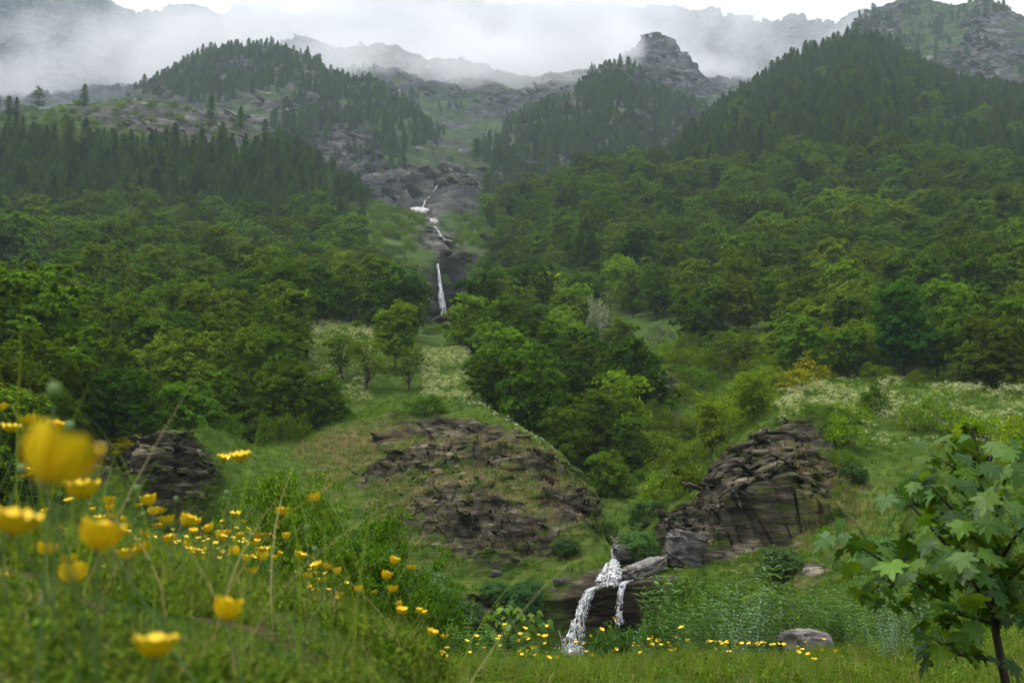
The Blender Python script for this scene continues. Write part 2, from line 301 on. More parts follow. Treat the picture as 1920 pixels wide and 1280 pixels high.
# ------------------------------------------------------------------ terrain: profile lines through real points of the valley
def line_py(pts):
    A = []
    for px, py, r in pts:
        th, t = ray(px, py); A.append((float(th), r, float(r * t)))
    return np.array(sorted(A))
def line_z(pts): return np.array(sorted((float(ray(px, 900)[0]), r, z) for px, r, z in pts))
LINES = [
 (line_z([(0,.3,-.22),(700,.3,-.30),(900,.3,-.6),(1100,.3,-1.0),(1920,.3,-1.1)]), 0),
 (line_z([(0,1,-.14),(300,1,-.19),(500,1,-.22),(650,1,-.29),(800,1,-.48),(900,1,-.8),(1000,1,-1.0),(1920,1,-1.1)]), 16),
 (line_py([(0,985,2.2),(300,1070,2.2),(450,1105,2.2),(640,1145,2.2),(760,1205,2.2),(850,1300,2.2),(950,1750,2.2),(1920,1830,2.2)]), 24),
 (line_z([(0,3.2,-.2),(300,3.2,-.45),(450,3.2,-.6),(640,3.2,-.85),(800,3.2,-1.0),(1920,3.2,-1.1)]), 10),
 (line_py([(0,1010,5.5),(300,1050,5.5),(450,1110,5.5),(600,1180,5.5),(850,1262,5.5),(1000,1285,5.5),(1300,1288,5.5),(1920,1275,5.5)]), 14),
 (line_py([(0,990,9),(300,1030,9),(450,1085,8.5),(560,1150,8),(700,1215,8),(850,1250,9),(1000,1247,9.5),(1200,1240,10),(1350,1232,10.5),(1500,1222,11),(1700,1210,11),(1920,1190,12)]), 16),
 (line_py([(0,1100,13),(300,1150,13),(560,1290,13),(850,1300,13),(1350,1270,15),(1600,1240,16),(1920,1200,17)]), 10),
 (line_z([(0,28,-7),(560,26,-8),(850,28,-8.5),(1100,30,-8.5),(1300,28,-7),(1600,26,-5.2),(1920,26,-4.4)]), 14),
 (line_py([(0,1150,62),(230,1080,66),(430,1080,66),(640,1100,62),(850,1175,57),(1000,1215,57.2),(1060,1234,57.8),(1180,1240,57.8),(1260,1235,57),(1320,1220,54),(1400,1185,48),(1500,1160,45),(1650,1140,42),(1920,1130,42)]), 20),
 (line_py([(0,1010,72),(230,1000,72),(430,1000,74),(640,1020,68),(850,1110,62),(1000,1130,59.5),(1060,1120,59),(1100,1108,59),(1180,1096,59),(1240,1085,59),(1300,1110,58),(1400,1100,56),(1500,1070,54),(1650,1040,52),(1920,1030,52)]), 60),
 (line_py([(0,900,80),(240,920,77),(300,880,78),(430,870,80),(640,930,78),(850,1000,72),(1000,1060,64),(1100,1062,62.5),(1130,1055,63),(1160,1050,64),(1200,1050,64),(1260,1045,64),(1330,1000,68),(1400,960,70),(1500,940,70),(1650,950,66),(1920,930,66)]), 80),
 (line_py([(-300,700,90),(0,745,92),(130,800,92),(215,865,90),(260,850,84),(320,820,83),(390,798,85),(440,815,88),(480,840,92),(560,835,97),(700,785,103),(800,765,104),(870,757,100),(920,770,97),(960,795,92),(1010,835,87),(1045,875,82),(1090,930,76),(1125,995,70),(1150,1030,66.5),(1200,1035,66.5),(1240,1010,68),(1290,930,78),(1340,870,84),(1400,815,89),(1450,790,89),(1480,782,86),(1530,790,86),(1570,820,86),(1650,840,86),(1800,850,85),(1920,850,85),(2200,850,85)]), 110),
 (line_py([(-300,690,110),(0,720,112),(150,800,112),(220,840,110),(300,835,105),(480,840,108),(700,770,118),(800,735,122),(870,725,120),(930,790,115),(1000,870,105),(1090,960,95),(1150,1010,80),(1200,1010,80),(1250,960,90),(1300,900,100),(1360,830,108),(1420,785,112),(1480,760,112),(1560,727,120),(1650,720,125),(1750,728,122),(1850,745,115),(1920,755,110),(2200,760,110)]), 45),
 (line_py([(-300,600,165),(0,640,165),(150,660,165),(350,650,170),(560,632,165),(640,640,160),(800,655,165),(870,665,160),(950,700,150),(1040,760,140),(1110,810,130),(1170,830,125),(1220,770,135),(1280,720,145),(1340,690,155),(1450,700,150),(1550,700,160),(1700,700,165),(1920,700,160),(2200,700,160)]), 45),
 (line_py([(-300,520,290),(0,535,280),(200,530,290),(350,520,300),(545,545,290),(700,575,300),(780,600,330),(830,604,350),(880,590,350),(930,570,330),(1000,590,280),(1100,610,250),(1200,580,260),(1300,560,260),(1500,550,260),(1700,530,260),(1920,520,260),(2200,510,260)]), 40),
 (line_py([(-300,400,430),(0,420,420),(300,440,410),(545,450,410),(650,455,390),(720,450,385),(780,478,370),(815,490,362),(828,497,360),(845,488,362),(880,470,375),(920,470,375),(960,490,350),(1000,480,350),(1100,455,360),(1300,440,370),(1600,420,380),(1920,410,380),(2200,400,380)]), 70),
 (line_py([(-300,215,600),(0,215,600),(60,205,600),(180,190,600),(300,188,600),(400,215,590),(480,250,580),(540,290,560),(600,330,540),(650,358,520),(700,385,500),(760,405,480),(810,440,450),(845,464,430),(870,455,430),(900,425,450),(960,400,480),(1040,365,500),(1100,330,520),(1180,320,520),(1250,320,560),(1300,260,650),(1360,210,720),(1440,150,800),(1500,118,850),(1560,95,900),(1610,78,900),(1680,92,900),(1740,128,900),(1800,168,850),(1920,185,800),(2200,185,800)]), 90),
 (line_py([(-300,260,760),(0,260,760),(400,280,760),(560,340,720),(650,380,700),(740,404,620),(785,400,600),(815,414,560),(845,442,500),(870,435,520),(900,414,560),(960,395,600),(1040,370,650),(1180,340,700),(1250,330,800),(1360,270,950),(1600,170,1050),(1800,220,1000),(1920,230,950),(2200,230,950)]), 40),
 (line_py([(-300,300,1150),(0,285,1150),(180,225,1150),(250,180,1150),(300,150,1150),(330,138,1150),(380,112,1150),(430,97,1150),(520,95,1150),(560,115,1100),(620,140,1050),(700,165,1000),(760,208,950),(810,255,900),(830,275,850),(870,282,860),(900,278,870),(950,255,890),(1000,228,920),(1060,185,980),(1100,160,1000),(1145,130,1000),(1180,140,1000),(1230,180,1000),(1290,220,950),(1350,250,950),(1500,240,1050),(1700,240,1050),(1920,240,1000),(2200,240,1000)]), 90),
 (line_py([(-300,260,1350),(0,250,1350),(430,170,1400),(600,180,1300),(700,205,1200),(760,232,1150),(810,245,1150),(900,235,1200),(1000,225,1200),(1060,205,1200),(1150,190,1200),(1230,195,1200),(1300,200,1150),(1350,210,1150),(1450,170,1200),(1600,120,1250),(1700,110,1200),(1800,130,1150),(1920,150,1100),(2200,150,1100)]), 45),
 (line_py([(-300,240,1600),(0,235,1600),(200,215,1600),(400,150,1600),(560,70,1600),(640,100,1500),(740,92,1500),(800,115,1500),(860,118,1450),(930,135,1400),(980,158,1400),(1000,162,1400),(1050,150,1400),(1150,125,1400),(1190,90,1350),(1212,70,1350),(1240,74,1350),(1280,105,1300),(1320,150,1300),(1360,180,1300),(1450,150,1300),(1560,100,1350),(1600,60,1400),(1630,30,1400),(1660,12,1400),(1700,2,1400),(1760,14,1400),(1800,20,1400),(1840,10,1400),(1880,22,1400),(1920,38,1400),(2200,10,1400)]), 75),
 (line_py([(-300,150,2000),(0,165,2000),(560,140,1950),(1000,160,1900),(1400,170,1900),(1600,140,1900),(1920,100,1900),(2200,100,1900)]), 30),
 (line_py([(-300,-60,2600),(0,-40,2600),(130,-12,2600),(200,5,2600),(250,27,2600),(310,30,2600),(360,12,2600),(420,34,2600),(480,20,2600),(560,40,2600),(640,5,2600),(700,-15,2600),(760,-40,2600),(840,-20,2600),(885,0,2600),(905,15,2600),(940,8,2600),(1010,20,2600),(1100,12,2600),(1140,22,2600),(1280,24,2600),(1340,32,2600),(1400,45,2600),(1450,50,2600),(1500,40,2500),(1530,50,2500),(1570,57,2500),(1600,35,2300),(1620,30,2300),(1700,60,2300),(1920,60,2300),(2200,60,2300)]), 75),
 (line_z([(0,3000,700),(1920,3000,600)]), 8),
]
fov = np.linspace(-31, 31, 860)
side = np.concatenate((-31 - np.cumsum(np.linspace(.12, 6, 48)), ))
side = side[side > -180]
TH = np.radians(np.concatenate((side[::-1], fov, -side)))
TH = np.concatenate(([-math.pi], TH, [math.pi]))
nT = len(TH)
fade = np.clip((150 - np.abs(np.degrees(TH))) / 85, 0, 1); fade = fade * fade * (3 - 2 * fade)
RR, ZZ = [], []
for ln, n in LINES:
    RR.append(np.interp(TH, ln[:, 0], ln[:, 1])); ZZ.append(np.interp(TH, ln[:, 0], ln[:, 2]))
RR = np.array(RR); ZZ = np.array(ZZ)
for i in range(1, len(RR)): RR[i] = np.maximum(RR[i], RR[i-1] * 1.012)
base_z = np.interp(RR.mean(1), [0, 5, 30, 3000], [-1.1, -1.3, -9, -12])[:, None]
ZZ = ZZ * fade + base_z * (1 - fade)
rows_r, rows_z, RI = [RR[0]], [ZZ[0]], [0.0]
for i in range(1, len(LINES)):
    n = LINES[i][1]
    for k in range(1, n + 1):
        u = k / n
        rows_r.append(RR[i-1] * (1-u) + RR[i] * u); rows_z.append(ZZ[i-1] * (1-u) + ZZ[i] * u); RI.append(i - 1 + u)
R2 = np.array(rows_r); Z2 = np.array(rows_z); RI = np.array(RI); RIc = RI[:, None]
X2 = R2 * np.sin(TH); Y2 = R2 * np.cos(TH)
Z0 = Z2.copy()
PX, PY = project(X2, Y2, Z2)
infov = np.abs(TH)[None, :] < math.radians(40)
PX = np.where(infov, PX, -9e3)
# broad relief
amp = np.clip(R2, 0, 3000)
w_rel = np.interp(R2, [0, 30, 70, 120, 300, 600, 1000, 2600], [0, .0, .3, .5, 1.2, 2.5, 10, 18])
n_big = fbm(X2 / 60, Y2 / 60, Z2 / 60, 4, 3) - .5
n_mid = fbm(X2 / 14, Y2 / 14, Z2 / 14, 4, 9) - .5
Z2 = Z2 + w_rel * (n_big * 2.2 + n_mid * 0.7)
Z2 = Z2 + np.interp(R2, [0, .5, 3, 12, 60], [0.0, .02, .12, .35, .4]) * (fbm(X2 / 1.3, Y2 / 1.3, Z2 * 0, 4, 21) - .5)
def ell(cx, cy, rx, ry, ang=0.0):
    a = math.radians(ang); dx = PX - cx; dy = PY - cy
    u = (dx * math.cos(a) + dy * math.sin(a)) / rx; v = (-dx * math.sin(a) + dy * math.cos(a)) / ry
    return np.clip(1.35 - np.sqrt(u * u + v * v), 0, 1)
near_band = (R2 > 50) & (R2 < 104); mid_band = (R2 > 250) & (R2 < 600); far_band = R2 > 560
gx = np.gradient(Z2, axis=0) / (np.gradient(R2, axis=0) + 1e-6)
slope = np.clip(np.abs(gx), 0, 6)
strata = fbm((X2 + Z2 * .5) / 9, Y2 / 9, (Z2 - X2 * .32) / 1.5, 4, 31)
rock = np.zeros_like(Z2)
nb = np.zeros_like(Z2)
for e in [(320,900,85,95,-30,.9),(860,835,165,50,12,.80),(960,905,150,40,10,.70),(790,905,140,40,-8,.75),(900,1010,180,60,8,.82),(1050,960,80,60,30,.65),(900,930,250,150,15,.40),(900,1140,70,22,0,.75),(740,835,70,22,-25,.7),
          (1490,850,95,80,0,.85),(1475,930,125,85,-10,.85),(1390,1000,150,65,-15,.9),(1310,1030,80,45,0,.85),(1560,900,40,60,0,.5),(1290,1030,50,40,0,1.0),(1520,1075,50,28,0,.6),(1370,1130,40,25,0,.6),
          (1150,1120,130,60,0,1.0),(200,840,40,60,0,.9)]:
    nb = np.maximum(nb, ell(*e[:5]) * e[5])
rock = np.where(near_band, nb * (0.45 + 1.1 * strata) , rock)
mb = np.zeros_like(Z2)
for e in [(880,540,60,75,20,1.0),(790,545,38,70,-20,.9),(840,470,40,40,0,.9),(800,440,36,50,30,.7),(950,470,90,40,-35,.9),(330,235,210,48,8,.85),(500,330,70,50,30,.6),(860,600,60,40,0,.7),(1190,740,60,20,0,.9),(1260,790,30,25,0,.7)]:
    mb = np.maximum(mb, ell(*e[:5]) * e[5])
rock = np.where((R2 > 104) & (R2 <= 620), mb * (0.5 + strata * .9), rock)
fr = 0.30 + 0.55 * np.clip(slope - .35, 0, 1) + 0.5 * (fbm(X2 / 90, Y2 / 90, Z2 / 40, 4, 77) - .5)
for e in [(840,215,110,25,0,-.30),(1000,235,150,16,-12,-.12),(760,290,60,40,40,-.2),(620,270,90,60,30,.35),(830,370,90,55,0,.45),(960,190,150,20,-20,.25),(1400,280,90,60,0,-.1),(1750,60,60,90,35,-.45),(1840,120,70,60,0,.25),(720,340,90,45,25,.35),(950,340,90,40,-30,.3),(1240,120,60,60,0,.4),(300,170,70,25,10,.3)]:
    fr = fr + ell(*e[:5]) * e[5]
rock = np.where(far_band & ((RIc > 16)), fr, rock)
rock = np.where(R2 > 1700, 0.72, rock)
rock = np.where(RIc < 8, np.where(RIc > 7.3, .2, 0), rock)
rock = np.clip(rock, 0, 1.2)
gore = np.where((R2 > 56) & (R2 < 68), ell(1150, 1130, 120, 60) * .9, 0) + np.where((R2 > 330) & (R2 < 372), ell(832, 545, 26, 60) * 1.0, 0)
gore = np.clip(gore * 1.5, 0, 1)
# displace along the surface normal: ledges and crags
Pg = np.stack((X2, Y2, Z2), -1)
d0 = np.gradient(Pg, axis=0); d1 = np.gradient(Pg, axis=1)
nrm = unit(np.cross(d1, d0)); nrm[nrm[..., 2] < 0] *= -1
rk = np.clip((rock - .1) * 1.6, 0, 1)
lay = (Z2 - X2 * .30) + 1.6 * fbm(X2 / 7, Y2 / 7, Z2 / 7, 3, 71)
def saw(v, n): f = v - np.floor(v); return np.minimum(f * 1.15, (1 - f) * 6) * n
ledge = saw(lay / 1.9, 1.0) * .55 + saw(lay / .62 + 3 * fbm(X2 / 3, Y2 / 3, Z2 / 3, 2, 72), 1.0) * .28
crag_n = ledge - .35 + 1.1 * (fbm((X2 + Z2 * .5) / 5, Y2 / 5, (Z2 - X2 * .32) / 1.1, 5, 41, .6, True) - .55)
crag_f = (fbm(X2 / 55, Y2 / 55, Z2 / 38, 6, 51, .58, True) - .55)
crag_m = (fbm(X2 / 16, Y2 / 16, Z2 / 9, 5, 53, .58, True) - .55)
disp = rk * np.where(R2 < 130, crag_n * 1.9 * (1 - .9 * np.clip(ell(1150, 1130, 120, 90) * 1.5, 0, 1)) * np.interp(R2, [40, 60], [0, 1]), 0)
bulge = np.where(near_band & (R2 > 62), ell(1460, 955, 110, 100) * 3.0 + ell(1360, 1000, 130, 60) * 1.4 + ell(330, 920, 90, 80) * 1.5 + ell(880, 930, 220, 110) * 2.2, 0); disp += bulge
disp += rk * np.where((R2 >= 130) & (RIc <= 16.9), crag_m * 7.0, 0)
disp += np.where(RIc > 16.9, crag_f * np.interp(R2, [450, 700, 1400, 2600], [14, 28, 36, 80]) * (.35 + .65 * rk), 0)
ext = np.abs(np.degrees(TH)) > 60
disp[:, ext] *= .3
Pg = Pg + nrm * disp[..., None]
X2, Y2, Z2 = Pg[..., 0], Pg[..., 1], Pg[..., 2]
# pale drained grass, bare soil of the bank
dry = np.zeros_like(Z2)
for e in [(690,850,100,45,-20,.8),(620,880,50,70,0,.6),(900,950,220,120,0,.75),(1560,960,110,80,0,.6),(1550,1090,140,40,0,.5),(1250,900,60,80,0,.3),(640,830,90,25,-15,1.),(1900,590,0.1,0.1,0,0)]:
    dry = np.maximum(dry, ell(*e[:5]) * e[5] * near_band)
soil = np.where(R2 < 2.0, np.clip((fbm(X2 * 7, Y2 * 7, Z2 * 0, 3, 90) - .45) * 5, 0, 1) * np.clip((-Z2 - .05) * 8, 0, 1), 0) + np.where((RIc > 1.9) & (RIc < 2.9), .8, 0)
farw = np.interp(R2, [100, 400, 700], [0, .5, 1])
def strip(i0, i1, name, label):
    Vs = Pg[i0:i1+1].reshape(-1, 3); n = i1 - i0 + 1
    a = (np.arange(n - 1)[:, None] * nT + np.arange(nT - 1)[None, :]).ravel()
    Fq = np.stack((a, a + 1, a + nT + 1, a + nT), 1)
    extra = []
    if i0 == 0:
        c = len(Vs); Vs = np.vstack((Vs, [[0, 0, -.6]]))
        extra = [np.stack((np.full(nT-1, c), np.arange(1, nT), np.arange(nT-1)), 1)]
    pad = 1 if i0 == 0 else 0
    at = {}
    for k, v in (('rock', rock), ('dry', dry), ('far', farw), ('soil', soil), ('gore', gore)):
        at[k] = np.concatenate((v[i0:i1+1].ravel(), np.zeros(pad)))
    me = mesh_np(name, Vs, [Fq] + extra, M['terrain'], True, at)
    return obj(name, me, kind='structure', label=label)
def row_of(ri): return int(np.argmin(np.abs(RI - ri)))
strip(0, row_of(8), 'ground', 'grassy bank and meadow in front of the stream')
strip(row_of(8), row_of(16), 'hillside', 'green valley sides with rocky knolls and grassy ledges')
strip(row_of(16), len(RI) - 1, 'mountains', 'grey and green rocky mountains behind the woods')

# lookups on the finished terrain
SLP = Z2 / np.hypot(X2, Y2)
RHO = np.hypot(X2, Y2)
VIS = np.maximum.accumulate(SLP, axis=0)                   # running skyline slope along each azimuth
def col_of(th): return int(np.clip(np.searchsorted(TH, th), 1, nT - 2))
def ground_z(x, y):
    th = math.atan2(x, y); r = math.hypot(x, y); c = col_of(th)
    return float(np.interp(r, RHO[:, c], Z2[:, c]))
def ground_hit(px, py, rmin=0.5):
    th, t = ray(px, py); c = col_of(float(th)); s = SLP[:, c]; r = RHO[:, c]
    idx = np.nonzero((s >= t) & (r > rmin))[0]
    return float(r[idx[0]]) if len(idx) else None
def at_px(px, rho, py=900):
    th, t = ray(px, py); x, y = rho * math.sin(th), rho * math.cos(th)
    return x, y, ground_z(x, y)

# ------------------------------------------------------------------ plant meshes
def lib(name, me): return me
def make_broadleaf(seed, H=12., W=9., nclump=210, nleaf=46, L=.30, mat='leaf', low=.2, lobes=8, shape=0.0, cl=.62):
    R = np.random.default_rng(seed)
    ctr = [np.array((0, 0, H * (low + 1) / 2))]; rad = [np.array((W * .36, W * .36, H * (1 - low) * .42))]
    for k in range(lobes):
        a = 2 * math.pi * k / lobes + R.uniform(-.4, .4); hh = R.uniform(low + .14, .84); rr = W * .27 * (1 - .55 * max(0, hh - .55)) * (1 - shape * hh)
        ctr.append(np.array((math.cos(a) * rr, math.sin(a) * rr, H * hh))); s = R.uniform(.17, .27)
        rad.append(np.array((W * s, W * s, H * R.uniform(.15, .25))))
    ctr.append(np.array((R.uniform(-.5, .5), R.uniform(-.5, .5), H * .84))); rad.append(np.array((W * .22, W * .22, H * .14)))
    ctr, rad = np.array(ctr), np.array(rad)
    pts = []; out = []; per = 9
    area = rad[:, 0] ** 2; area = area / area.sum()
    while len(pts) < nclump:
        i = R.choice(len(ctr), p=area); d = unit(R.normal(size=3)); d[2] = d[2] * .9 + .10
        p = ctr[i] + d * rad[i] * R.uniform(.72, 1.0)
        q = np.linalg.norm((p - ctr) / rad, axis=1)
        if (q < .62).any() or p[2] < H * low * .6: continue
        pr = W * R.uniform(.08, .15)
        for _ in range(per):
            e = unit(R.normal(size=3)); e[2] = abs(e[2]) * 1.0 - .12
            pts.append(p + e * pr); out.append(unit(e * .8 + d * .5))
    pts = np.array(pts); out = np.array(out)
    cr = R.uniform(.6, 1.2, len(pts)) * cl * .62
    n = nleaf
    off = R.normal(size=(len(pts), n, 3)); off = unit(off) * (R.uniform(0, 1, (len(pts), n, 1)) ** .5)
    off[..., 2] = np.where(off[..., 2] < 0, off[..., 2] * .5, off[..., 2]) * .9
    pos = pts[:, None] + off * cr[:, None, None]
    pos[..., 2] -= (off[..., 0]**2 + off[..., 1]**2) * cr[:, None] * .08
    nn = unit(out[:, None] * 1.1 + np.array((0, 0, .35)) + off * .35 + R.normal(size=pos.shape) * .3)
    pos = pos.reshape(-1, 3); nn = nn.reshape(-1, 3)
    LL = L * R.uniform(.65, 1.25, len(pos))
    V, Fq = leaves(pos, nn, LL, LL * .68, R)
    ni = int(len(pos) * .06)                               # a few leaves inside the crown
    pi = ctr[0] + unit(R.normal(size=(ni, 3))) * rad[0] * R.uniform(.3, .95, (ni, 1))
    V2, F2 = leaves(pi, unit(R.normal(size=(ni, 3))), L * 1.9, L * 1.5, R)
    crown = mesh_np('crown', np.vstack((V, V2)), np.vstack((Fq, F2 + len(V))), M[mat])
    tp = []
    zs = np.linspace(-.6, H * .8, 8); wob = R.normal(size=(8, 2)) * H * .012; wob[0] = 0
    tr = np.stack((wob[:, 0], wob[:, 1], zs), 1); tp.append(tube(tr, np.linspace(H * .022, H * .004, 8), 7))
    for i in range(1, len(ctr)):
        b = tr[int(R.integers(2, 5))]; e = ctr[i]; mid = (b + e) / 2 + np.array((0, 0, -.04 * H))
        tp.append(tube([b, mid, e], [H * .010, H * .007, H * .002], 5))
        for _ in range(3):
            d = unit(R.normal(size=3)); d[2] = abs(d[2]); tp.append(tube([mid, e * .7 + mid * .3, e + d * rad[i] * .8], [H * .004, H * .003, H * .001], 4))
    V, Fa = merge(tp); trunk = mesh_np('trunk', V, Fa, M['bark'], True)
    return trunk, crown
def make_conifer(seed, H=16., W=5.2, levels=30, per=7, L=.55, low=.08, droop=.25, soft=.5, blunt=.0, step=13):
    R = np.random.default_rng(seed); pos, nn, tips = [], [], []
    tp = [tube([(0, 0, -.8), (R.normal() * .05, R.normal() * .05, H * .5), (0, 0, H)], [H * .013, H * .009, H * .002], 6)]
    for l in range(levels):
        u = (l + R.uniform(-.3, .3)) / levels; z = H * (low + (1 - low) * u)
        prof = (1 - u) ** (.75 - blunt * .35) * min(1, .45 + u * 3.0) + .02
        for k in range(per):
            a = R.uniform(0, 2 * math.pi); ln = W * .5 * prof * R.uniform(.55, 1.15)
            d = np.array((math.cos(a), math.sin(a), 0)); s = np.linspace(.12, 1, step)
            pz = z - droop * ln * s ** 1.5 + .10 * ln * s ** 4 + R.normal() * .15
            p = d[None] * (ln * s)[:, None]; p[:, 2] = pz
            p += R.normal(size=p.shape) * np.array((.16, .16, .12)) * (soft + .3)
            pos.append(p); nn.append(np.tile(d * .35 + np.array((0, 0, .8)), (step, 1)) + R.normal(size=p.shape) * .45); tips.append(np.tile(d, (step, 1)))
            if k % 3 == 0 and ln > .8: tp.append(tube([(0, 0, z), tuple(d * ln * .8 + np.array((0, 0, z - droop * ln * .7)))], [.05, .015], 3))
    pos = np.concatenate(pos); nn = unit(np.concatenate(nn)); tips = np.concatenate(tips)
    LL = L * R.uniform(.6, 1.3, len(pos))
    V, Fq = leaves(pos, nn, LL, LL * .6, R, .1, tips)
    V2, F2 = merge(tp)
    return mesh_np('trunk', V2, F2, M['bark'], True), mesh_np('crown', V, Fq, M['needle'])
def make_shrub(seed, H=2.4, W=3., nclump=70, nleaf=40, L=.13, mat='leaf', stems=7, cl=.34):
    R = np.random.default_rng(seed)
    d = unit(R.normal(size=(nclump, 3))); d[:, 2] = np.abs(d[:, 2]); r = R.uniform(.45, 1, (nclump, 1)) ** .5
    lum = 1 + .5 * (vnoise(d[:, 0] * 2.2 + 9, d[:, 1] * 2.2 + 9, d[:, 2] * 2.2 + seed, seed) - .5)[:, None] * 2
    pts = d * r * lum * np.array((W / 2, W / 2, H * .86)); pts[:, 2] += .08 * H
    off = unit(R.normal(size=(nclump, nleaf, 3))) * R.uniform(0, 1, (nclump, nleaf, 1)) ** .5; off[..., 2] *= .7
    pos = pts[:, None] + off * cl * R.uniform(.6, 1.3, (nclump, 1, 1))
    nn = unit(d[:, None] * .5 + np.array((0, 0, .5)) + off * .6 + R.normal(size=pos.shape) * .4)
    pos = pos.reshape(-1, 3); nn = nn.reshape(-1, 3); pos[:, 2] = np.maximum(pos[:, 2], .02)
    LL = L * R.uniform(.6, 1.3, len(pos))
    V, Fq = leaves(pos, nn, LL, LL * .6, R)
    crown = mesh_np('crown', V, Fq, M[mat])
    tp = []
    for k in range(stems):
        e = pts[int(R.integers(nclump))]; tp.append(tube([(R.normal() * .06, R.normal() * .06, -.3), e * np.array((.4, .4, .55)), e], [.012 * H, .01 * H, .003 * H], 5))
    V, Fa = merge(tp); return mesh_np('stems', V, Fa, M['bark'], True), crown

BROAD = [make_broadleaf(s, H, W, K, 36, .33, 'leaf', low, lb, sh) for s, H, W, K, low, lb, sh in
         [(1, 12, 10, 560, .04, 10, 0), (2, 12, 8.5, 480, .03, 9, .3), (3, 12, 11.5, 600, .02, 11, 0), (4, 12, 7, 400, .03, 8, .4), (5, 12, 9.5, 540, .08, 10, .1), (6, 12, 10.5, 560, .02, 9, .2)]]
BROAD_BIG = [make_broadleaf(s, 12, W, K, 56, .23, 'leaf', low, lb, sh, .7) for s, W, K, low, lb, sh in
             [(11, 9.5, 700, .08, 10, 0), (12, 8, 600, .1, 9, .3), (13, 11, 760, .04, 11, .1)]]
AIRY = [make_broadleaf(s, 12, W, 260, 34, .18, 'leaf', .22, 9, .3, .6) for s, W in [(21, 7), (22, 6)]]
CONIF = [make_conifer(31, 16, 9.8, per=9), make_conifer(32, 16, 9.0, per=9, blunt=.7), make_conifer(33, 16, 10.5, per=9, blunt=1.0, levels=28), make_conifer(34, 16, 8.0, per=8, droop=.35), make_conifer(35, 16, 10.0, per=9, low=.12, blunt=.5)]
LAYERED = [make_conifer(36, 16, 13., 17, 7, .55, .2, .12, .15, .8, 20)]
SHRUB = [make_shrub(s, 2.4, w) for s, w in [(41, 3.0), (42, 3.6), (43, 2.4)]]
BLOSSOM = [make_shrub(45, 4.5, 5.0, 110, 40, .2, 'blossom', 9, .5)]
LABURN = [make_shrub(46, 4.5, 4.5, 110, 40, .18, 'laburnum', 9, .5)]
NEARBUSH = [make_shrub(s, h, w, k, 60, .17, 'leaf_near', 9, .45) for s, h, w, k in [(51, 5.5, 6, 430), (52, 3.2, 4.2, 260)]]

COUNT = {}
def plant(name, mesh_pair, label, cat, x, y, z, H, baseH, W=None, baseW=None, tint=None, group=None, R=random):
    s = H / baseH; sx = s * R.uniform(.82, 1.28) if W is None else W / baseW
    t = thing(name, label, cat, (x, y, z), R.uniform(0, 6.28), (sx, sx, s), group)
    a = obj('trunk' if mesh_pair[0].name.startswith('trunk') else 'stems', mesh_pair[0], t); b = obj('crown', mesh_pair[1], t)
    if tint: b.color = (*tint, 1)
    return t
random.seed(5)

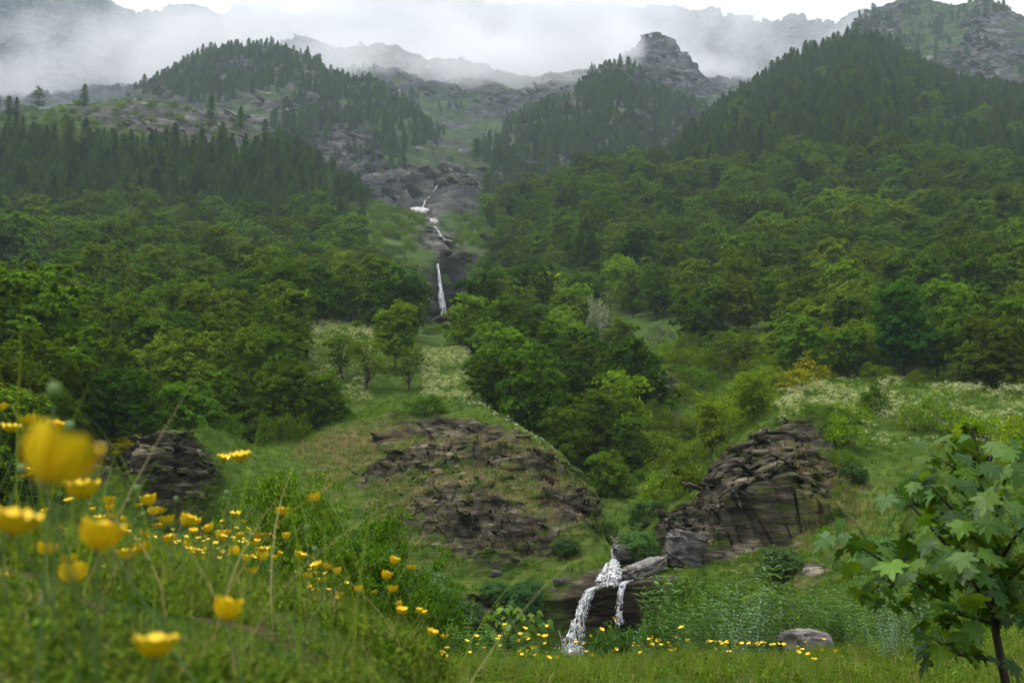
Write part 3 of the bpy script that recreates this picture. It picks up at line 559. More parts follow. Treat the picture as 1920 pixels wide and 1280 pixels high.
# ------------------------------------------------------------------ featured trees (centre px, crown top py, foot py, crown width px, kind, tint, distance or None, label)
G = (1, 1, 1); BR = (1.3, 1.22, .9); DK = (.78, .84, .85); YG = (1.45, 1.25, .7); OL = (.98, .96, .8); BL = (.62, .80, 1.15)
FEAT = [
 ('b',215,560,760,230,BR,150,'wide bright yellow-green broadleaf tree at the top of the left wooded slope'),
 ('b',400,545,740,220,G,150,'tall olive broadleaf tree beside the bright yellow-green one on the left slope'),
 ('b',490,590,760,150,G,140,'rounded mid-green broadleaf tree at the edge of the pale meadow strip'),
 ('b',285,490,600,130,OL,230,'dull green tree standing above the bright left crowns'),
 ('b',480,485,600,130,G,225,'pointed light green tree just below the small meadow gap'),
 ('b',600,560,640,100,G,200,'dark green tree left of the umbel meadow strip'),
 ('b',640,520,610,110,BR,240,'bright green tree in the row below the left gorge wall'),
 ('a',640,615,760,110,G,135,'open-crowned tree with visible trunk standing on the umbel meadow'),
 ('b',740,575,740,120,BR,140,'bright green tree in the middle of the meadow grove'),
 ('a',765,650,760,80,G,125,'slender airy tree at the right edge of the meadow grove'),
 ('a',690,640,755,90,G,128,'slender airy tree between the two taller meadow trees'),
 ('b',885,560,680,125,BR,170,'bright broad tree directly right of the upper waterfall foot'),
 ('b',955,572,690,105,G,165,'rounded green tree touching the bright one below the upper waterfall'),
 ('b',1000,620,740,150,OL,140,'broad olive tree on the shoulder right of the meadow path'),
 ('b',1070,650,740,80,G,150,'small green tree at the right end of the shoulder row'),
 ('b',1015,695,850,130,BR,112,'large bright-leaved tree rising above the grassy knoll edge'),
 ('b',905,665,745,80,DK,135,'dark narrow tree at the meadow edge on the knoll'),
 ('b',1120,740,890,150,G,108,'full green tree filling the gully behind the knoll'),
 ('b',1060,770,900,110,G,100,'leafy green tree hugging the right flank of the knoll'),
 ('b',1180,790,930,110,G,105,'green tree low in the gully above the lower stream'),
 ('b',1140,850,950,110,DK,95,'shadowed tree at the bottom of the gully'),
 ('b',1215,880,960,60,G,100,'small tree at the right side of the gully floor'),
 ('b',1165,605,705,90,G,165,'round tree standing alone on the grass slope across the gully'),
 ('a',1355,620,760,75,G,150,'slender pale tree with bare stems at the right woodland edge'),
 ('a',1400,620,740,80,OL,152,'airy grey-green tree beside the slender pale one'),
 ('b',1470,615,720,90,G,155,'small mid-green tree in the right woodland front row'),
 ('b',1310,545,690,140,G,190,'wide dark-centred tree in the wood above the slope'),
 ('b',1520,565,700,110,BR,175,'light green tree behind the right woodland front row'),
 ('b',1590,615,705,95,YG,150,'yellow-green layered tree with a straight trunk at the meadow edge'),
 ('b',1600,560,690,140,G,175,'tall green tree behind the yellow-green layered one'),
 ('b',1695,550,715,150,BL,145,'large dark blue-green round tree at the back of the umbel meadow'),
 ('b',1800,535,730,130,BR,150,'tall light green tree right of the dark blue-green one'),
 ('b',1870,600,745,150,G,130,'broad green tree at the right end of the umbel meadow'),
 ('b',1930,560,740,120,G,140,'green tree cut by the right edge of the view beside the umbel meadow'),
 ('b',1415,705,800,70,BR,100,'bright green young tree on the bank left of the rocky knoll'),
 ('b',1335,760,850,80,YG,92,'yellow-green young tree on the grassy bank beside the gully'),
 ('s',1555,755,840,100,G,88,'round bush just behind the top of the rocky knoll'),
 ('s',1650,668,715,50,BR,128,'small bright bush at the top of the umbel meadow'),
 ('s',1720,690,730,40,BR,126,'tiny bright bush between the meadow trees'),
 ('l',1505,665,755,100,YG,125,'yellow-flowering shrub at the left edge of the umbel meadow'),
 ('l',1470,700,745,55,YG,122,'low yellow-flowering shrub beside the larger one'),
 ('l',235,815,900,90,(1.2,.85,.6),88,'yellow-brown shrub in the dark cleft on the left'),
 ('w',1123,535,610,60,G,190,'white-blossoming shrub at the foot of the right wood'),
 ('w',1245,685,745,60,G,140,'white-blossoming shrub on the grass slope across the gully'),
 ('w',1235,595,660,55,(.75,.85,.7),185,'grey-green blossoming shrub with dark bare stems'),
 ('w',1325,385,425,50,(.8,.95,.7),350,'pale blossoming tree high in the right wood'),
 ('w',1640,462,500,36,(.8,.9,.7),270,'pale tufted tree in the middle of the right wood'),
 ('w',1045,395,430,60,(.45,.6,.5),420,'grey-green shrub on the rim above the gorge'),
 ('w',1105,585,625,50,(.5,.65,.4),188,'light olive shrub below the white-blossoming one'),
 ('s',1240,655,690,50,(1.3,1.2,.8),160,'small yellow-green bush under the dark stems'),
 ('s',795,740,830,90,(.8,.85,.8),100,'dusky rounded bush beside the knoll top'),
 ('b',120,650,830,180,DK,125,'dark spreading tree low on the left slope'),
 ('b',310,640,830,190,G,118,'large green tree in the middle of the left wood'),
 ('b',410,620,820,190,OL,122,'large olive tree in the middle of the left wood'),
 ('b',520,690,850,200,(.75,.8,.75),108,'dark rounded tree above the bare outcrop'),
 ('b',610,710,820,130,(.8,.8,.7),112,'dusky tree at the right end of the left wood'),
 ('b',350,720,840,160,(.8,.9,.8),105,'shaded tree directly above the grey outcrop'),
 ('b',20,640,900,170,BR,88,'bright tree at the left edge above the flower bank'),
 ('b',100,745,930,130,G,80,'green tree above the flower bank on the left'),
 ('b',250,700,850,110,DK,112,'dark tree over the shadowed cleft'),
 ('b',180,720,860,120,(.6,.7,.7),105,'very dark tree in the shadowed cleft'),
 ('b',60,560,640,110,DK,215,'dark tree on the far left beside the stony bank'),
 ('b',20,610,700,90,DK,160,'dark tree near the left edge over the stony bank'),
 ('b',130,475,590,140,DK,240,'dark spreading tree with a leaning bare branch'),
 ('b',375,460,520,65,(.8,.85,.9),310,'small rounded grey-green tree standing at the meadow gap'),
 ('b',470,450,510,60,OL,330,'small olive tree right of the grey-green round one'),
 ('b',340,425,520,90,DK,330,'dark broad tree behind the grey-green round one'),
 ('b',40,410,530,110,G,300,'green round tree at the left edge of the upper broadleaf belt'),
 ('b',220,425,540,110,G,300,'tall round green tree in the upper broadleaf belt on the left'),
 ('b',1190,290,380,90,G,520,'big round tree topping the right wood beside the gorge'),
 ('b',1110,305,380,80,G,500,'green tree beside the highest round crown'),
 ('b',1255,440,560,110,G,290,'large dark-green round tree central in the right wood'),
 ('b',1390,445,590,120,DK,250,'very large dark round tree in the middle of the right wood'),
 ('b',1700,440,560,110,(.85,.95,.9),270,'broad dull green tree above the dark blue-green one'),
 ('b',1500,530,620,130,G,220,'wide domed tree behind the layered yellow-green tree'),
]
taken = []
def put_feat(kind, px, top, foot, w, tint, rho, label):
    lst, bh, bw, cat, nm = {'b': (BROAD_BIG if (rho or 99) < 180 else BROAD, 12., 10., 'tree', 'broadleaf_tree'), 'a': (AIRY, 12., 7., 'tree', 'airy_tree'),
                    's': (SHRUB, 2.4, 3., 'bush', 'bush'), 'w': (BLOSSOM, 4.5, 5., 'shrub', 'blossoming_shrub'), 'l': (LABURN, 4.5, 4.5, 'shrub', 'yellow_shrub')}[kind]
    x, y, z = at_px(px, rho, foot); topz = P(px, top, rho)[2]
    H = max(topz - z, w * rho / F * .7); H = min(H, w * rho / F * 2.4, (foot - top) * rho / F * 1.5)
    z = topz - H * .97 if topz - H > z else z
    z = min(z, ground_z(x, y) + .3) ; H = (topz - z) / .97 if (topz - z) > .3 else H
    W = w * rho / F
    if kind in 'ba' and H < W * 1.12: z -= W * 1.12 - H; H = W * 1.12
    plant(nm, random.choice(lst), label, cat, x, y, z, H, bh, W, bw, tint)
    taken.append((x, y, W * .42))
for f in FEAT: put_feat(*f)

# ------------------------------------------------------------------ the woods
def zone(px, py, rho, x, y):
    """kind of growth at a spot, as the valley shows it"""
    r = random.random()
    if rho < 70: return None
    if rho < 104:
        if 100 < px < 215 and py > 800: return 'b' if r < .5 else None
        if px < 130: return 'b'
        if 1225 < px < 1330 and py < 1010: return 's' if r < .2 else None
        if px > 1580: return 's' if r < .12 else None
        if 430 < px < 560 and py < 850: return 's' if r < .6 else None
        return None
    if rho < 180:
        if px < 540 and py < 850: return 'b'
        if 560 < px < 870: return None
        if 940 < px < 1200 and py > 720: return 'b'
        if 1180 < px < 1480: return 's' if r < .6 else None
        if px > 1480: return 'b' if rho > 142 else None
        return 's' if (r < .25 and px > 1000) else None
    if rho < 350:
        if 1110 < px < 1280 and 600 < py < 720: return None
        if 530 < px < 560 or 335 < px < 365: return None
        if 700 < px < 900: return 'b' if (py > 596 and r < .5) else ('s' if r < .7 else None)
        if px < 120 and 520 < py < 640: return 's' if r < .5 else None
        return 'b'
    if rho < 900 and (px < 690 and rho < 640):
        if 690 > px > 600: return 's' if r < .4 else ('c' if r < .6 else None)
        if py < (285 if px > 200 else 262): return 'c' if r < .005 else ('s' if r < .2 else None)
        if py > 425: return 'b' if r < .75 else 'c'
        if py < 215 : return 'c' if r < .15 else ('s' if r < .5 else None)
        return 'c' if r < .93 else 's'
    if rho < 480:
        if px < 850: return 's' if r < .6 else None
        if px < 930 and py > 440: return 's' if r < .55 else None
        if px < 1010 and py > 440 + (px - 930): return 's' if r < .4 else None
        return 'b' if r < .95 else 'c'
    if rho < 1000 and px > 1200:
        if py > 335: return 'b' if r < .8 else 'c'
        if 1700 < px < 1900 and 225 < py < 265: return 's' if r < .8 else 'b'
        return 'c' if r < .95 else 'b'
    if rho < 560: return ('b' if px > 950 else 's') if r < .8 else None
    return 'far'
# density of larches on the far spurs
def far_density(px, py, rho):
    d = 0
    for cx, cy, rx, ry, k in [(450,130,150,40,.95),(380,160,130,30,.8),(640,190,90,55,.75),(700,210,90,35,.6),(760,260,60,30,.3),(1180,190,90,60,.95),(1250,230,70,50,.8),(1080,240,120,45,.8),(980,290,90,25,.5),(1150,270,130,40,.8),(1010,335,80,40,.35),(1000,380,90,50,.3),
                              (560,250,60,30,.4),(720,300,60,30,.25),(1700,60,90,40,.25),(1630,50,40,30,.6),(1780,90,60,60,.2),(1850,20,60,15,.4),(820,210,60,10,.15),(1420,260,60,40,.1),(300,150,40,20,.6),(1900,150,60,30,.2)]:
        q = math.hypot((px - cx) / rx, (py - cy) / ry)
        if q < 1.2: d = max(d, k * min(1, (1.2 - q) * 2.5))
    return d
cand = []
def visible(x, y, ztop):
    th = math.atan2(x, y); r = math.hypot(x, y); c = col_of(th)
    i = int(np.searchsorted(RHO[:, c], r)) - 2
    return i < 3 or ztop / r > VIS[max(i, 0), c] - .0005
grid = {}
def free(x, y, rad, big=False):
    for tx, ty, tr in taken:
        if abs(tx - x) < tr + rad and abs(ty - y) < tr + rad and math.hypot(tx - x, ty - y) < tr * .8 + rad * .55: return False
    cs = 8.0; i, j = int(x // cs), int(y // cs)
    for a in (-1, 0, 1):
        for b in (-1, 0, 1):
            for gx_, gy_, gr in grid.get((i + a, j + b), ()):
                if math.hypot(gx_ - x, gy_ - y) < (gr + rad) * .76: return False
    grid.setdefault((i, j), []).append((x, y, rad)); return True
for (r0, r1, n) in [(70, 180, 2600), (180, 350, 4500), (350, 620, 9000), (620, 950, 9000), (950, 1500, 15000)]:
    for _ in range(n):
        r = math.sqrt(random.uniform(r0 * r0, r1 * r1)); th = math.radians(random.uniform(-29.5, 29.5))
        x, y = r * math.sin(th), r * math.cos(th); z = ground_z(x, y)
        px, py = project(np.array(x), np.array(y), np.array(z)); px, py = float(px), float(py)
        if px < -60 or px > 1980: continue
        k = zone(px, py, r, x, y)
        if k == 'far':
            k = 'c' if random.random() < far_density(px, py, r) else ('s' if random.random() < .06 and r < 1000 and far_density(px, py, r) > .1 else None)
        if k is None: continue
        if k == 'b': H = random.uniform(9, 15) * (1.15 if r > 260 else (1 if r > 180 else .8)) * random.choice((1, 1, 1, .7)); rad = H * .38
        elif k == 'c': H = random.uniform(8, 17) * (1 if r < 900 else .95); rad = H * .19
        else: H = random.uniform(1.6, 4.5); rad = H * .5
        tpx, tpy = project(np.array(x), np.array(y), np.array(z + H)); hw = rad * F / r
        if r < 352 and px + hw > 806 and px - hw < 846 and tpy < 594 and py > 560: continue
        if 352 <= r < 800 and px + hw > 800 and px - hw < 848 and 330 < py < 500: continue
        if not visible(x, y, z + H * .75): continue
        if not free(x, y, rad): continue
        cand.append((H / r, k, x, y, z, H, px, py, r))
# lone larches along the crests
for px, top, foot, w, big in [(70,160,208,42,1),(15,178,215,30,0),(-5,180,220,30,0),(30,180,214,24,0),(395,177,222,36,2),(450,197,240,28,0),(497,222,262,38,0),(530,248,300,26,0),(560,275,325,36,0),
                              (1608,42,95,30,0),(1590,52,100,24,0),(1565,60,100,24,0),(1520,85,130,26,0),(1490,100,140,24,0),(1635,55,110,30,0),
                              (1735,4,22,14,0),(1765,2,24,14,0),(1785,4,24,12,0),(1822,4,22,12,0),(1840,0,18,14,0),(1875,5,22,16,0),(1890,8,26,16,0),(1710,0,18,12,0),(1715,6,30,14,0),
                              (1143,110,140,20,0),(1105,137,158,16,0),(1160,112,142,18,0),(420,82,105,14,0),(433,78,104,18,0),(395,88,112,14,0),(505,80,105,20,0),(360,118,140,14,0)]:
    h = ground_hit(px, foot, 400 if px > 1000 or top < 140 else 300) or (600 if px < 700 else 1000)
    if top < 30: h = 1380
    elif px > 1450: h = min(h, 895)
    elif px < 600 and top > 150: h = min(h, 598)
    elif top < 150: h = min(h, 1145)
    x, y, z = at_px(px, h, foot); H = P(px, top, h)[2] - z
    if H < 4 or H > 30: H = (foot - top) * h / F
    cand.append((9.0, 'c' if big == 0 else ('L' if big == 1 else 'c'), x, y, z, H, px, foot, h))
    taken.append((x, y, 3))
cand.sort(key=lambda c: -c[0])
def words(k, H, px, py, r, idx, lone):
    size = {'b': ('low', 'middling', 'tall'), 'c': ('short', 'middling', 'tall'), 's': ('low', 'rounded', 'large')}[k][0 if H < {'b': 9.5, 'c': 13, 's': 2.5}[k] else (1 if H < {'b': 12, 'c': 16, 's': 3.5}[k] else 2)]
    def third(a_, b_): return ('left', 'middle', 'right')[min(2, max(0, int((px - a_) / (b_ - a_) * 3)))]
    def fifth(a_, b_): return ('far left', 'left', 'middle', 'right', 'far right')[min(4, max(0, int((px - a_) / (b_ - a_) * 5)))]
    if r < 180: where = 'above the bare outcrop' if px < 560 else ('in the gully behind the knoll' if px < 1300 else 'fronting the right wood')
    elif r < 350: where = 'below the dark larch hill' if px < 560 else ('near the upper waterfall foot' if px < 960 else ('in the wood across the gully' if px < 1350 else f'deep in the right wood, {third(1350, 1920)}'))
    elif r < 640 and px < 720: where = f'on the left hill\'s {fifth(0, 650)}, ' + ('by the crest' if py < 250 else ('middle slope' if py < 330 else ('lower slope' if py < 390 else 'foot')))
    elif r < 560: where = 'on the gorge side' if px < 1000 else ('above the gorge, upper right wood' if px < 1350 else 'below the pointed right hill')
    elif r < 950 and px > 1200: where = f'on the pointed hill\'s {fifth(1250, 1920)}, ' + ('near its top' if py < 160 else ('middle slope' if py < 240 else ('lower slope' if py < 300 else 'foot')))
    elif px > 1580: where = 'on the rocky right mountain'
    elif px > 850: where = 'on the misty right spur'
    else: where = 'on the misty left spur'
    what = {'b': 'broadleaf tree', 'c': 'larch', 's': 'bush'}[k]
    return size, what, where
cnt = {'b': 0, 'c': 0, 's': 0}; rest = {'b': [], 'c': [], 's': []}
LIM = {'b': 215, 'c': 295, 's': 90}
order_words_ = ['first', 'second', 'third', 'fourth', 'fifth', 'sixth', 'seventh', 'eighth', 'ninth', 'tenth', 'eleventh', 'twelfth', 'thirteenth', 'fourteenth', 'fifteenth', 'sixteenth', 'seventeenth', 'eighteenth', 'nineteenth', 'twentieth']; order_words = order_words_
indiv = []
for c in cand:
    k = 'c' if c[1] == 'L' else c[1]
    if cnt[k] < LIM[k]: cnt[k] += 1; indiv.append(c)
    else: rest[k].append(c)
groups = {}
for c in indiv:
    k = 'c' if c[1] == 'L' else c[1]; s, what, where = words(k, c[5], c[6], c[7], c[8], 0, c[0] > 8)
    if c[0] > 8: where = ('on the dark left crest' if c[6] < 600 and c[8] < 700 else ('on the pointed hill skyline' if c[8] < 950 and c[6] > 1400 else ('on the right mountain skyline' if c[6] > 1650 else 'on the misty spur crest')))
    groups.setdefault((s, what, where), []).append(c)
TONE_W = {'b': [((1, 1, 1), 'mid-green'), ((1.45, 1.35, .85), 'bright green'), ((.62, .70, .70), 'dark green'), ((.98, .96, .8), 'olive')],
          'c': [((1, 1, 1), 'green'), ((.72, .78, .82), 'dark'), ((1.25, 1.2, 1.0), 'light green')], 's': [((1, 1, 1), 'green'), ((1.3, 1.2, .8), 'light green')]}
for (s, what, where), cs in groups.items():
    sub = {}
    for c in cs: sub.setdefault(random.randrange(len(TONE_W['c' if c[1] == 'L' else c[1]])), []).append(c)
    for ti, cl in sub.items():
        cl.sort(key=lambda c: c[6])
        for j, c in enumerate(cl):
            _, k, x, y, z, H, px, py, r = c; tint, tw = TONE_W['c' if k == 'L' else k][ti]
            n = len(cl)
            if n == 1: lab = f'{s} {tw} {what} {where}'
            elif j < 20: lab = f'{order_words[j]} {s} {tw} {what} from the left {where}'
            elif n - j <= 20: lab = f'{order_words[n-1-j]} {s} {tw} {what} from the right {where}'
            else: lab = f'{s} {tw} {what} {where}, amid its like'
            w = lab.split()
            grp = {'b': 'broadleaf trees ', 'c': 'larches ', 'L': 'larches ', 's': 'bushes '}[k] + where.split(',')[0]
            if k == 'b': plant('broadleaf_tree', random.choice(BROAD), lab, 'tree', x, y, z, H, 12., tint=tint, group=grp)
            elif k == 'c': plant('larch_tree', random.choice(CONIF), lab, 'tree', x, y, z - .3, H, 16., tint=tint, group=grp)
            elif k == 'L': plant('larch_tree', LAYERED[0], 'broad larch with layered open branches alone on the left crest', 'tree', x, y, z, H, 16.)
            else: plant('bush', random.choice(SHRUB), lab, 'bush', x, y, z, H, 2.4, tint=tint, group=grp)

# ------------------------------------------------------------------ scattering of what nobody could count (geometry nodes)
def source_collection(name, meshes):
    c = bpy.data.collections.new(name)
    for i, ms in enumerate(meshes):
        if not isinstance(ms, (tuple, list)): ms = (ms,)
        if len(ms) == 1: c.objects.link(bpy.data.objects.new(f'{name}_{i:02d}', ms[0]))
        else:                                              # trunk and crown joined
            Vs, Fs, mi, off = [], [], [], 0
            me = bpy.data.meshes.new(name)
            for q, m in enumerate(ms):
                v = np.empty(len(m.vertices) * 3, np.float32); m.vertices.foreach_get('co', v); Vs.append(v.reshape(-1, 3))
                l = np.empty(len(m.loops), np.int32); m.loops.foreach_get('vertex_index', l); f = l.reshape(-1, 4) + off; Fs.append(f); mi += [q] * len(f); off += len(m.vertices)
            me = mesh_np(name, np.concatenate(Vs), np.concatenate(Fs)); [me.materials.append(m.materials[0]) for m in ms]
            me.polygons.foreach_set('material_index', np.array(mi, np.int32)); c.objects.link(bpy.data.objects.new(f'{name}_{i:02d}', me))
    return c
def scatter(name, label, pts, rot, scl, idx, coll, **props):
    n = len(pts)
    me = bpy.data.meshes.new(name); me.vertices.add(n); me.vertices.foreach_set('co', np.asarray(pts, np.float32).ravel())
    a = me.attributes.new('rot', 'FLOAT_VECTOR', 'POINT'); a.data.foreach_set('vector', np.asarray(rot, np.float32).ravel())
    a = me.attributes.new('scl', 'FLOAT_VECTOR', 'POINT'); s = np.asarray(scl, np.float32)
    if s.ndim == 1: s = np.repeat(s[:, None], 3, 1)
    a.data.foreach_set('vector', s.ravel())
    a = me.attributes.new('idx', 'INT', 'POINT'); a.data.foreach_set('value', np.asarray(idx, np.int32))
    o = obj(name, me, kind='stuff', label=label)
    g = bpy.data.node_groups.new(name, 'GeometryNodeTree')
    g.interface.new_socket('Geometry', in_out='INPUT', socket_type='NodeSocketGeometry'); g.interface.new_socket('Geometry', in_out='OUTPUT', socket_type='NodeSocketGeometry')
    gi, go = g.nodes.new('NodeGroupInput'), g.nodes.new('NodeGroupOutput')
    ci = g.nodes.new('GeometryNodeCollectionInfo'); ci.inputs['Collection'].default_value = coll
    ci.inputs['Separate Children'].default_value = True; ci.inputs['Reset Children'].default_value = True
    ip = g.nodes.new('GeometryNodeInstanceOnPoints'); ip.inputs['Pick Instance'].default_value = True
    def na(n_, ty):
        x = g.nodes.new('GeometryNodeInputNamedAttribute'); x.data_type = ty; x.inputs['Name'].default_value = n_; return x.outputs['Attribute']
    er = g.nodes.new('FunctionNodeEulerToRotation')
    L = g.links.new
    L(gi.outputs[0], ip.inputs['Points']); L(ci.outputs[0], ip.inputs['Instance']); L(na('idx', 'INT'), ip.inputs['Instance Index'])
    L(na('rot', 'FLOAT_VECTOR'), er.inputs[0]); L(er.outputs[0], ip.inputs['Rotation']); L(na('scl', 'FLOAT_VECTOR'), ip.inputs['Scale'])
    L(ip.outputs[0], go.inputs[0])
    m = o.modifiers.new('scatter', 'NODES'); m.node_group = g
    return o
def scatter_rest(name, label, cs, lib_, baseH):
    if not cs: return
    n = len(cs); rz = np.zeros((n, 3)); rz[:, 2] = rng.uniform(0, 6.28, n)
    scatter(name, label, [(c[2], c[3], c[4] - .2) for c in cs], rz, np.array([c[5] / baseH for c in cs])[:, None] * np.stack((rng.uniform(.8, 1.3, n), rng.uniform(.8, 1.3, n), np.ones(n)), 1), rng.integers(0, len(lib_), n), source_collection(name + '_kinds', lib_))
scatter_rest('broadleaf_woods', 'rest of the broadleaf woods on the valley sides', rest['b'], BROAD, 12.)
scatter_rest('larch_woods', 'larch woods thinning out over the misty spurs', rest['c'], CONIF, 16.)
scatter_rest('undergrowth', 'low bushes scattered over the slopes', rest['s'], SHRUB, 2.4)
print('TREES', {k: (cnt[k], len(rest[k])) for k in cnt})

# ground cover meshes
def tuft(seed, n=14, h=.4, w=.018, spread=.14, mat='grass', bend=.45, seg=3):
    R = np.random.default_rng(seed); V, Fq = [], []
    for i in range(n):
        a = R.uniform(0, 6.28); b0 = np.array((R.normal() * spread * .5, R.normal() * spread * .5, 0)); d = np.array((math.cos(a), math.sin(a), 0)); s = np.array((-d[1], d[0], 0))
        hh = h * R.uniform(.5, 1.15); bd = bend * R.uniform(.2, 1.2) * hh; base = len(V)
        for k in range(seg + 1):
            u = k / seg; c = b0 + d * bd * u * u + np.array((0, 0, hh * (u - .18 * u * u))); ww = w * (1 - u * .92)
            V += [c - s * ww / 2, c + s * ww / 2]
        for k in range(seg): q = base + 2 * k; Fq.append((q, q + 1, q + 3, q + 2))
    return mesh_np('tuft', V, np.array(Fq), M[mat])
TUFT = [tuft(60 + i, 14) for i in range(3)]
TUFT_DRY = [tuft(65, 14, .42, .02, .2, 'straw', .9)]
def umbel(seed):
    R = np.random.default_rng(seed); tp = []; V0, F0 = [], []
    n = 16; p = np.stack((R.normal(size=n) * .11, R.normal(size=n) * .11, .75 + R.normal(size=n) * .05), 1)
    V, Fq = leaves(p, unit(np.tile((0., 0., 1.), (n, 1)) + R.normal(size=(n, 3)) * .25), .075, .07, R)
    return mesh_np('umbel', V, Fq, M['umbel'])
UMB = [umbel(70), umbel(71)]

def patch_points(n, cond, r0, r1, pxr=(-40, 1960), power=1.0):
    out = []
    for _ in range(n * 12):
        if len(out) >= n: break
        r = math.sqrt(random.uniform(r0 * r0, r1 * r1)) if power == 1.0 else r0 * (r1 / r0) ** random.random()
        th0 = float(ray(pxr[0], 900)[0]); th1 = float(ray(pxr[1], 900)[0]); th = random.uniform(th0, th1)
        x, y = r * math.sin(th), r * math.cos(th); c = col_of(th); i = int(np.clip(np.searchsorted(RHO[:, c], r), 1, len(RI) - 1))
        z = float(np.interp(r, RHO[:, c], Z2[:, c])); px, py = project(np.array(x), np.array(y), np.array(z)); px, py = float(px), float(py)
        if SLP[i, c] < VIS[max(i - 2, 0), c] - .004: continue
        if cond(px, py, r, float(rock[i, c]), float(dry[i, c])): out.append((x, y, z, r))
    return np.array(out)
def scat_pts(name, label, pts, coll, nk, s0, s1, tilt=.15, stretch=None):
    n = len(pts)
    if n == 0: return
    rot = rng.normal(size=(n, 3)) * tilt; rot[:, 2] = rng.uniform(0, 6.28, n)
    scatter(name, label, pts[:, :3], rot, rng.uniform(s0, s1, n), rng.integers(0, nk, n), coll)
cT = source_collection('tuft_kinds', TUFT); cD = source_collection('dry_tuft_kinds', TUFT_DRY); cU = source_collection('umbel_kinds', UMB)
scat_pts('hillside_grass', 'short green grass on the knolls and ledges', patch_points(26000, lambda px, py, r, rk_, d: rk_ < .45 and py < 1240, 40, 175), cT, 3, .7, 1.7)
scat_pts('dry_grass', 'tufts of dry yellow grass on the knoll side', patch_points(2500, lambda px, py, r, rk_, d: d > .3 and random.random() < d, 55, 110), cD, 1, .6, 1.5)
def um_ok(px, py, r, rk_, d):
    n = float(vnoise(np.array(px / 38.), np.array(py / 14.), np.array(0.), 5))
    if px > 1440 and 722 < py < 850 and r > 84: return n > .33 + (0.25 if py > 800 else 0) + .25 * random.random()
    if 540 < px < 700 and r > 120: return n > .25
    if 790 < px < 880 and 660 < py < 760: return n > .4
    return False
scat_pts('umbel_meadow', 'meadow thick with cream umbel flowers', patch_points(7000, um_ok, 84, 190, (500, 1960)), cU, 2, .8, 1.6)
cW = source_collection('white_flower_kinds', [mesh_np('white_flower', *leaves(rng.normal(size=(5, 3)) * np.array((.08, .08, .05)) + np.array((0, 0, .35)), unit(rng.normal(size=(5, 3)) + np.array((0, -1, 1))), .06, .06, rng), M['white_petal'])])
scat_pts('white_flowers', 'white flowers along the edge of the grassy knoll', patch_points(80, lambda px, py, r, rk_, d: abs(py - np.interp(px, [860, 920, 960, 1010, 1060], [748, 768, 790, 830, 885])) < 12, 80, 108, (850, 1060)), cW, 1, .8, 1.6)

exec_marker = 1
# ------------------------------------------------------------------ rocks
def rock_mesh(seed, size=(1, 1, .7), mat='boulder', rough=.35, strat=0.0, res=40):
    u, v = np.meshgrid(np.linspace(0, 2 * math.pi, res * 2, endpoint=False), np.linspace(0, math.pi, res))
    d = np.stack((np.cos(u) * np.sin(v), np.sin(u) * np.sin(v), np.cos(v)), -1)
    dd = np.sign(d) * np.abs(d) ** .6
    lz = d[..., 2] * (3 + strat * 5) + d[..., 0] * 1.2 + fbm(d[..., 0] * 2, d[..., 1] * 2, d[..., 2] * 2, 3, seed + 5) * 3; fz = lz - np.floor(lz)
    dd[..., :2] *= (1 + (.05 + .13 * strat) * (np.minimum(fz * 1.2, (1 - fz) * 5) - .5))[..., None]
    n = fbm(d[..., 0] * 1.6 + seed, d[..., 1] * 1.6, d[..., 2] * 1.6 * (1 + strat * 3), 5, seed, .55, True) - .5
    p = dd * (1 + rough * 1.6 * n)[..., None] * np.array(size) / 2
    p = p * (np.array(size) / (p.reshape(-1, 3).max(0) - p.reshape(-1, 3).min(0)))
    V = p.reshape(-1, 3); w = res * 2; Fq = [(i * w + k, i * w + (k + 1) % w, (i + 1) * w + (k + 1) % w, (i + 1) * w + k) for i in range(res - 1) for k in range(w)]
    return mesh_np('rock', V, np.array(Fq), M[mat], True)
def rock_at(name, label, px, py, rho, wpx, hpx, seed, mat, depth=1.0, rz=0, tilt=0, strat=0., cat='rock', rough=.35, group=None):
    p = P(px, py, rho); w, h = wpx * rho / F, hpx * rho / F
    o = obj(name, rock_mesh(seed, (w, w * depth, h), mat, rough, strat), None, p, label=label, category=cat)
    o.rotation_euler = (0, tilt, rz)
    if group: o['group'] = group
    return o
rock_at('boulder', 'dark round boulder wedged in the stream above the waterfall', 1168, 1036, 63.6, 44, 34, 3, 'wet_rock', .9)
rock_at('rock_slab', 'pale streaked rock slab right of the upper cascade', 1207, 1066, 61.0, 96, 30, 5, 'pale_rock', .6, .2, -.3, .6)
rock_at('rock_ledge', 'wet dark ledge the two water strands fall over', 1150, 1136, 60.9, 190, 84, 8, 'wet_rock', .35, .05, 0, 1.4, rough=.42)
rock_at('rock_ledge', 'dark overhung ledge right of the narrow water strand', 1236, 1124, 60.2, 140, 88, 12, 'wet_rock', .35, -.1, -.06, 1.4, rough=.42)
rock_at('rock_ledge', 'mossy dark rock left of the wide water strand', 1056, 1150, 60.8, 84, 100, 19, 'wet_rock', .5, 0, .05, 1.2, rough=.42)
rock_at('rock', 'flat reddish rock at the foot of the waterfall', 1075, 1228, 55.5, 44, 10, 23, 'wet_rock', .8, 0, -.1)
rock_at('rock_outcrop', 'brown rounded outcrop right of the stream boulder', 1290, 1034, 62.5, 96, 76, 29, 'boulder', .6, .2, .25, 1.0)
rock_at('boulder', 'large pale flat-topped boulder among the herbs', 1515, 1206, 10.6, 80, 50, 37, 'pale_rock', .8, .4, .1)
rock_at('boulder', 'dark mossy boulder leaning behind the pale one', 1488, 1208, 10.9, 60, 48, 42, 'boulder', .8, .2, -.2)
rock_at('stone', 'white stone at the bottom edge of the meadow', 1290, 1264, 6.6, 62, 26, 44, 'white_rock', .8)
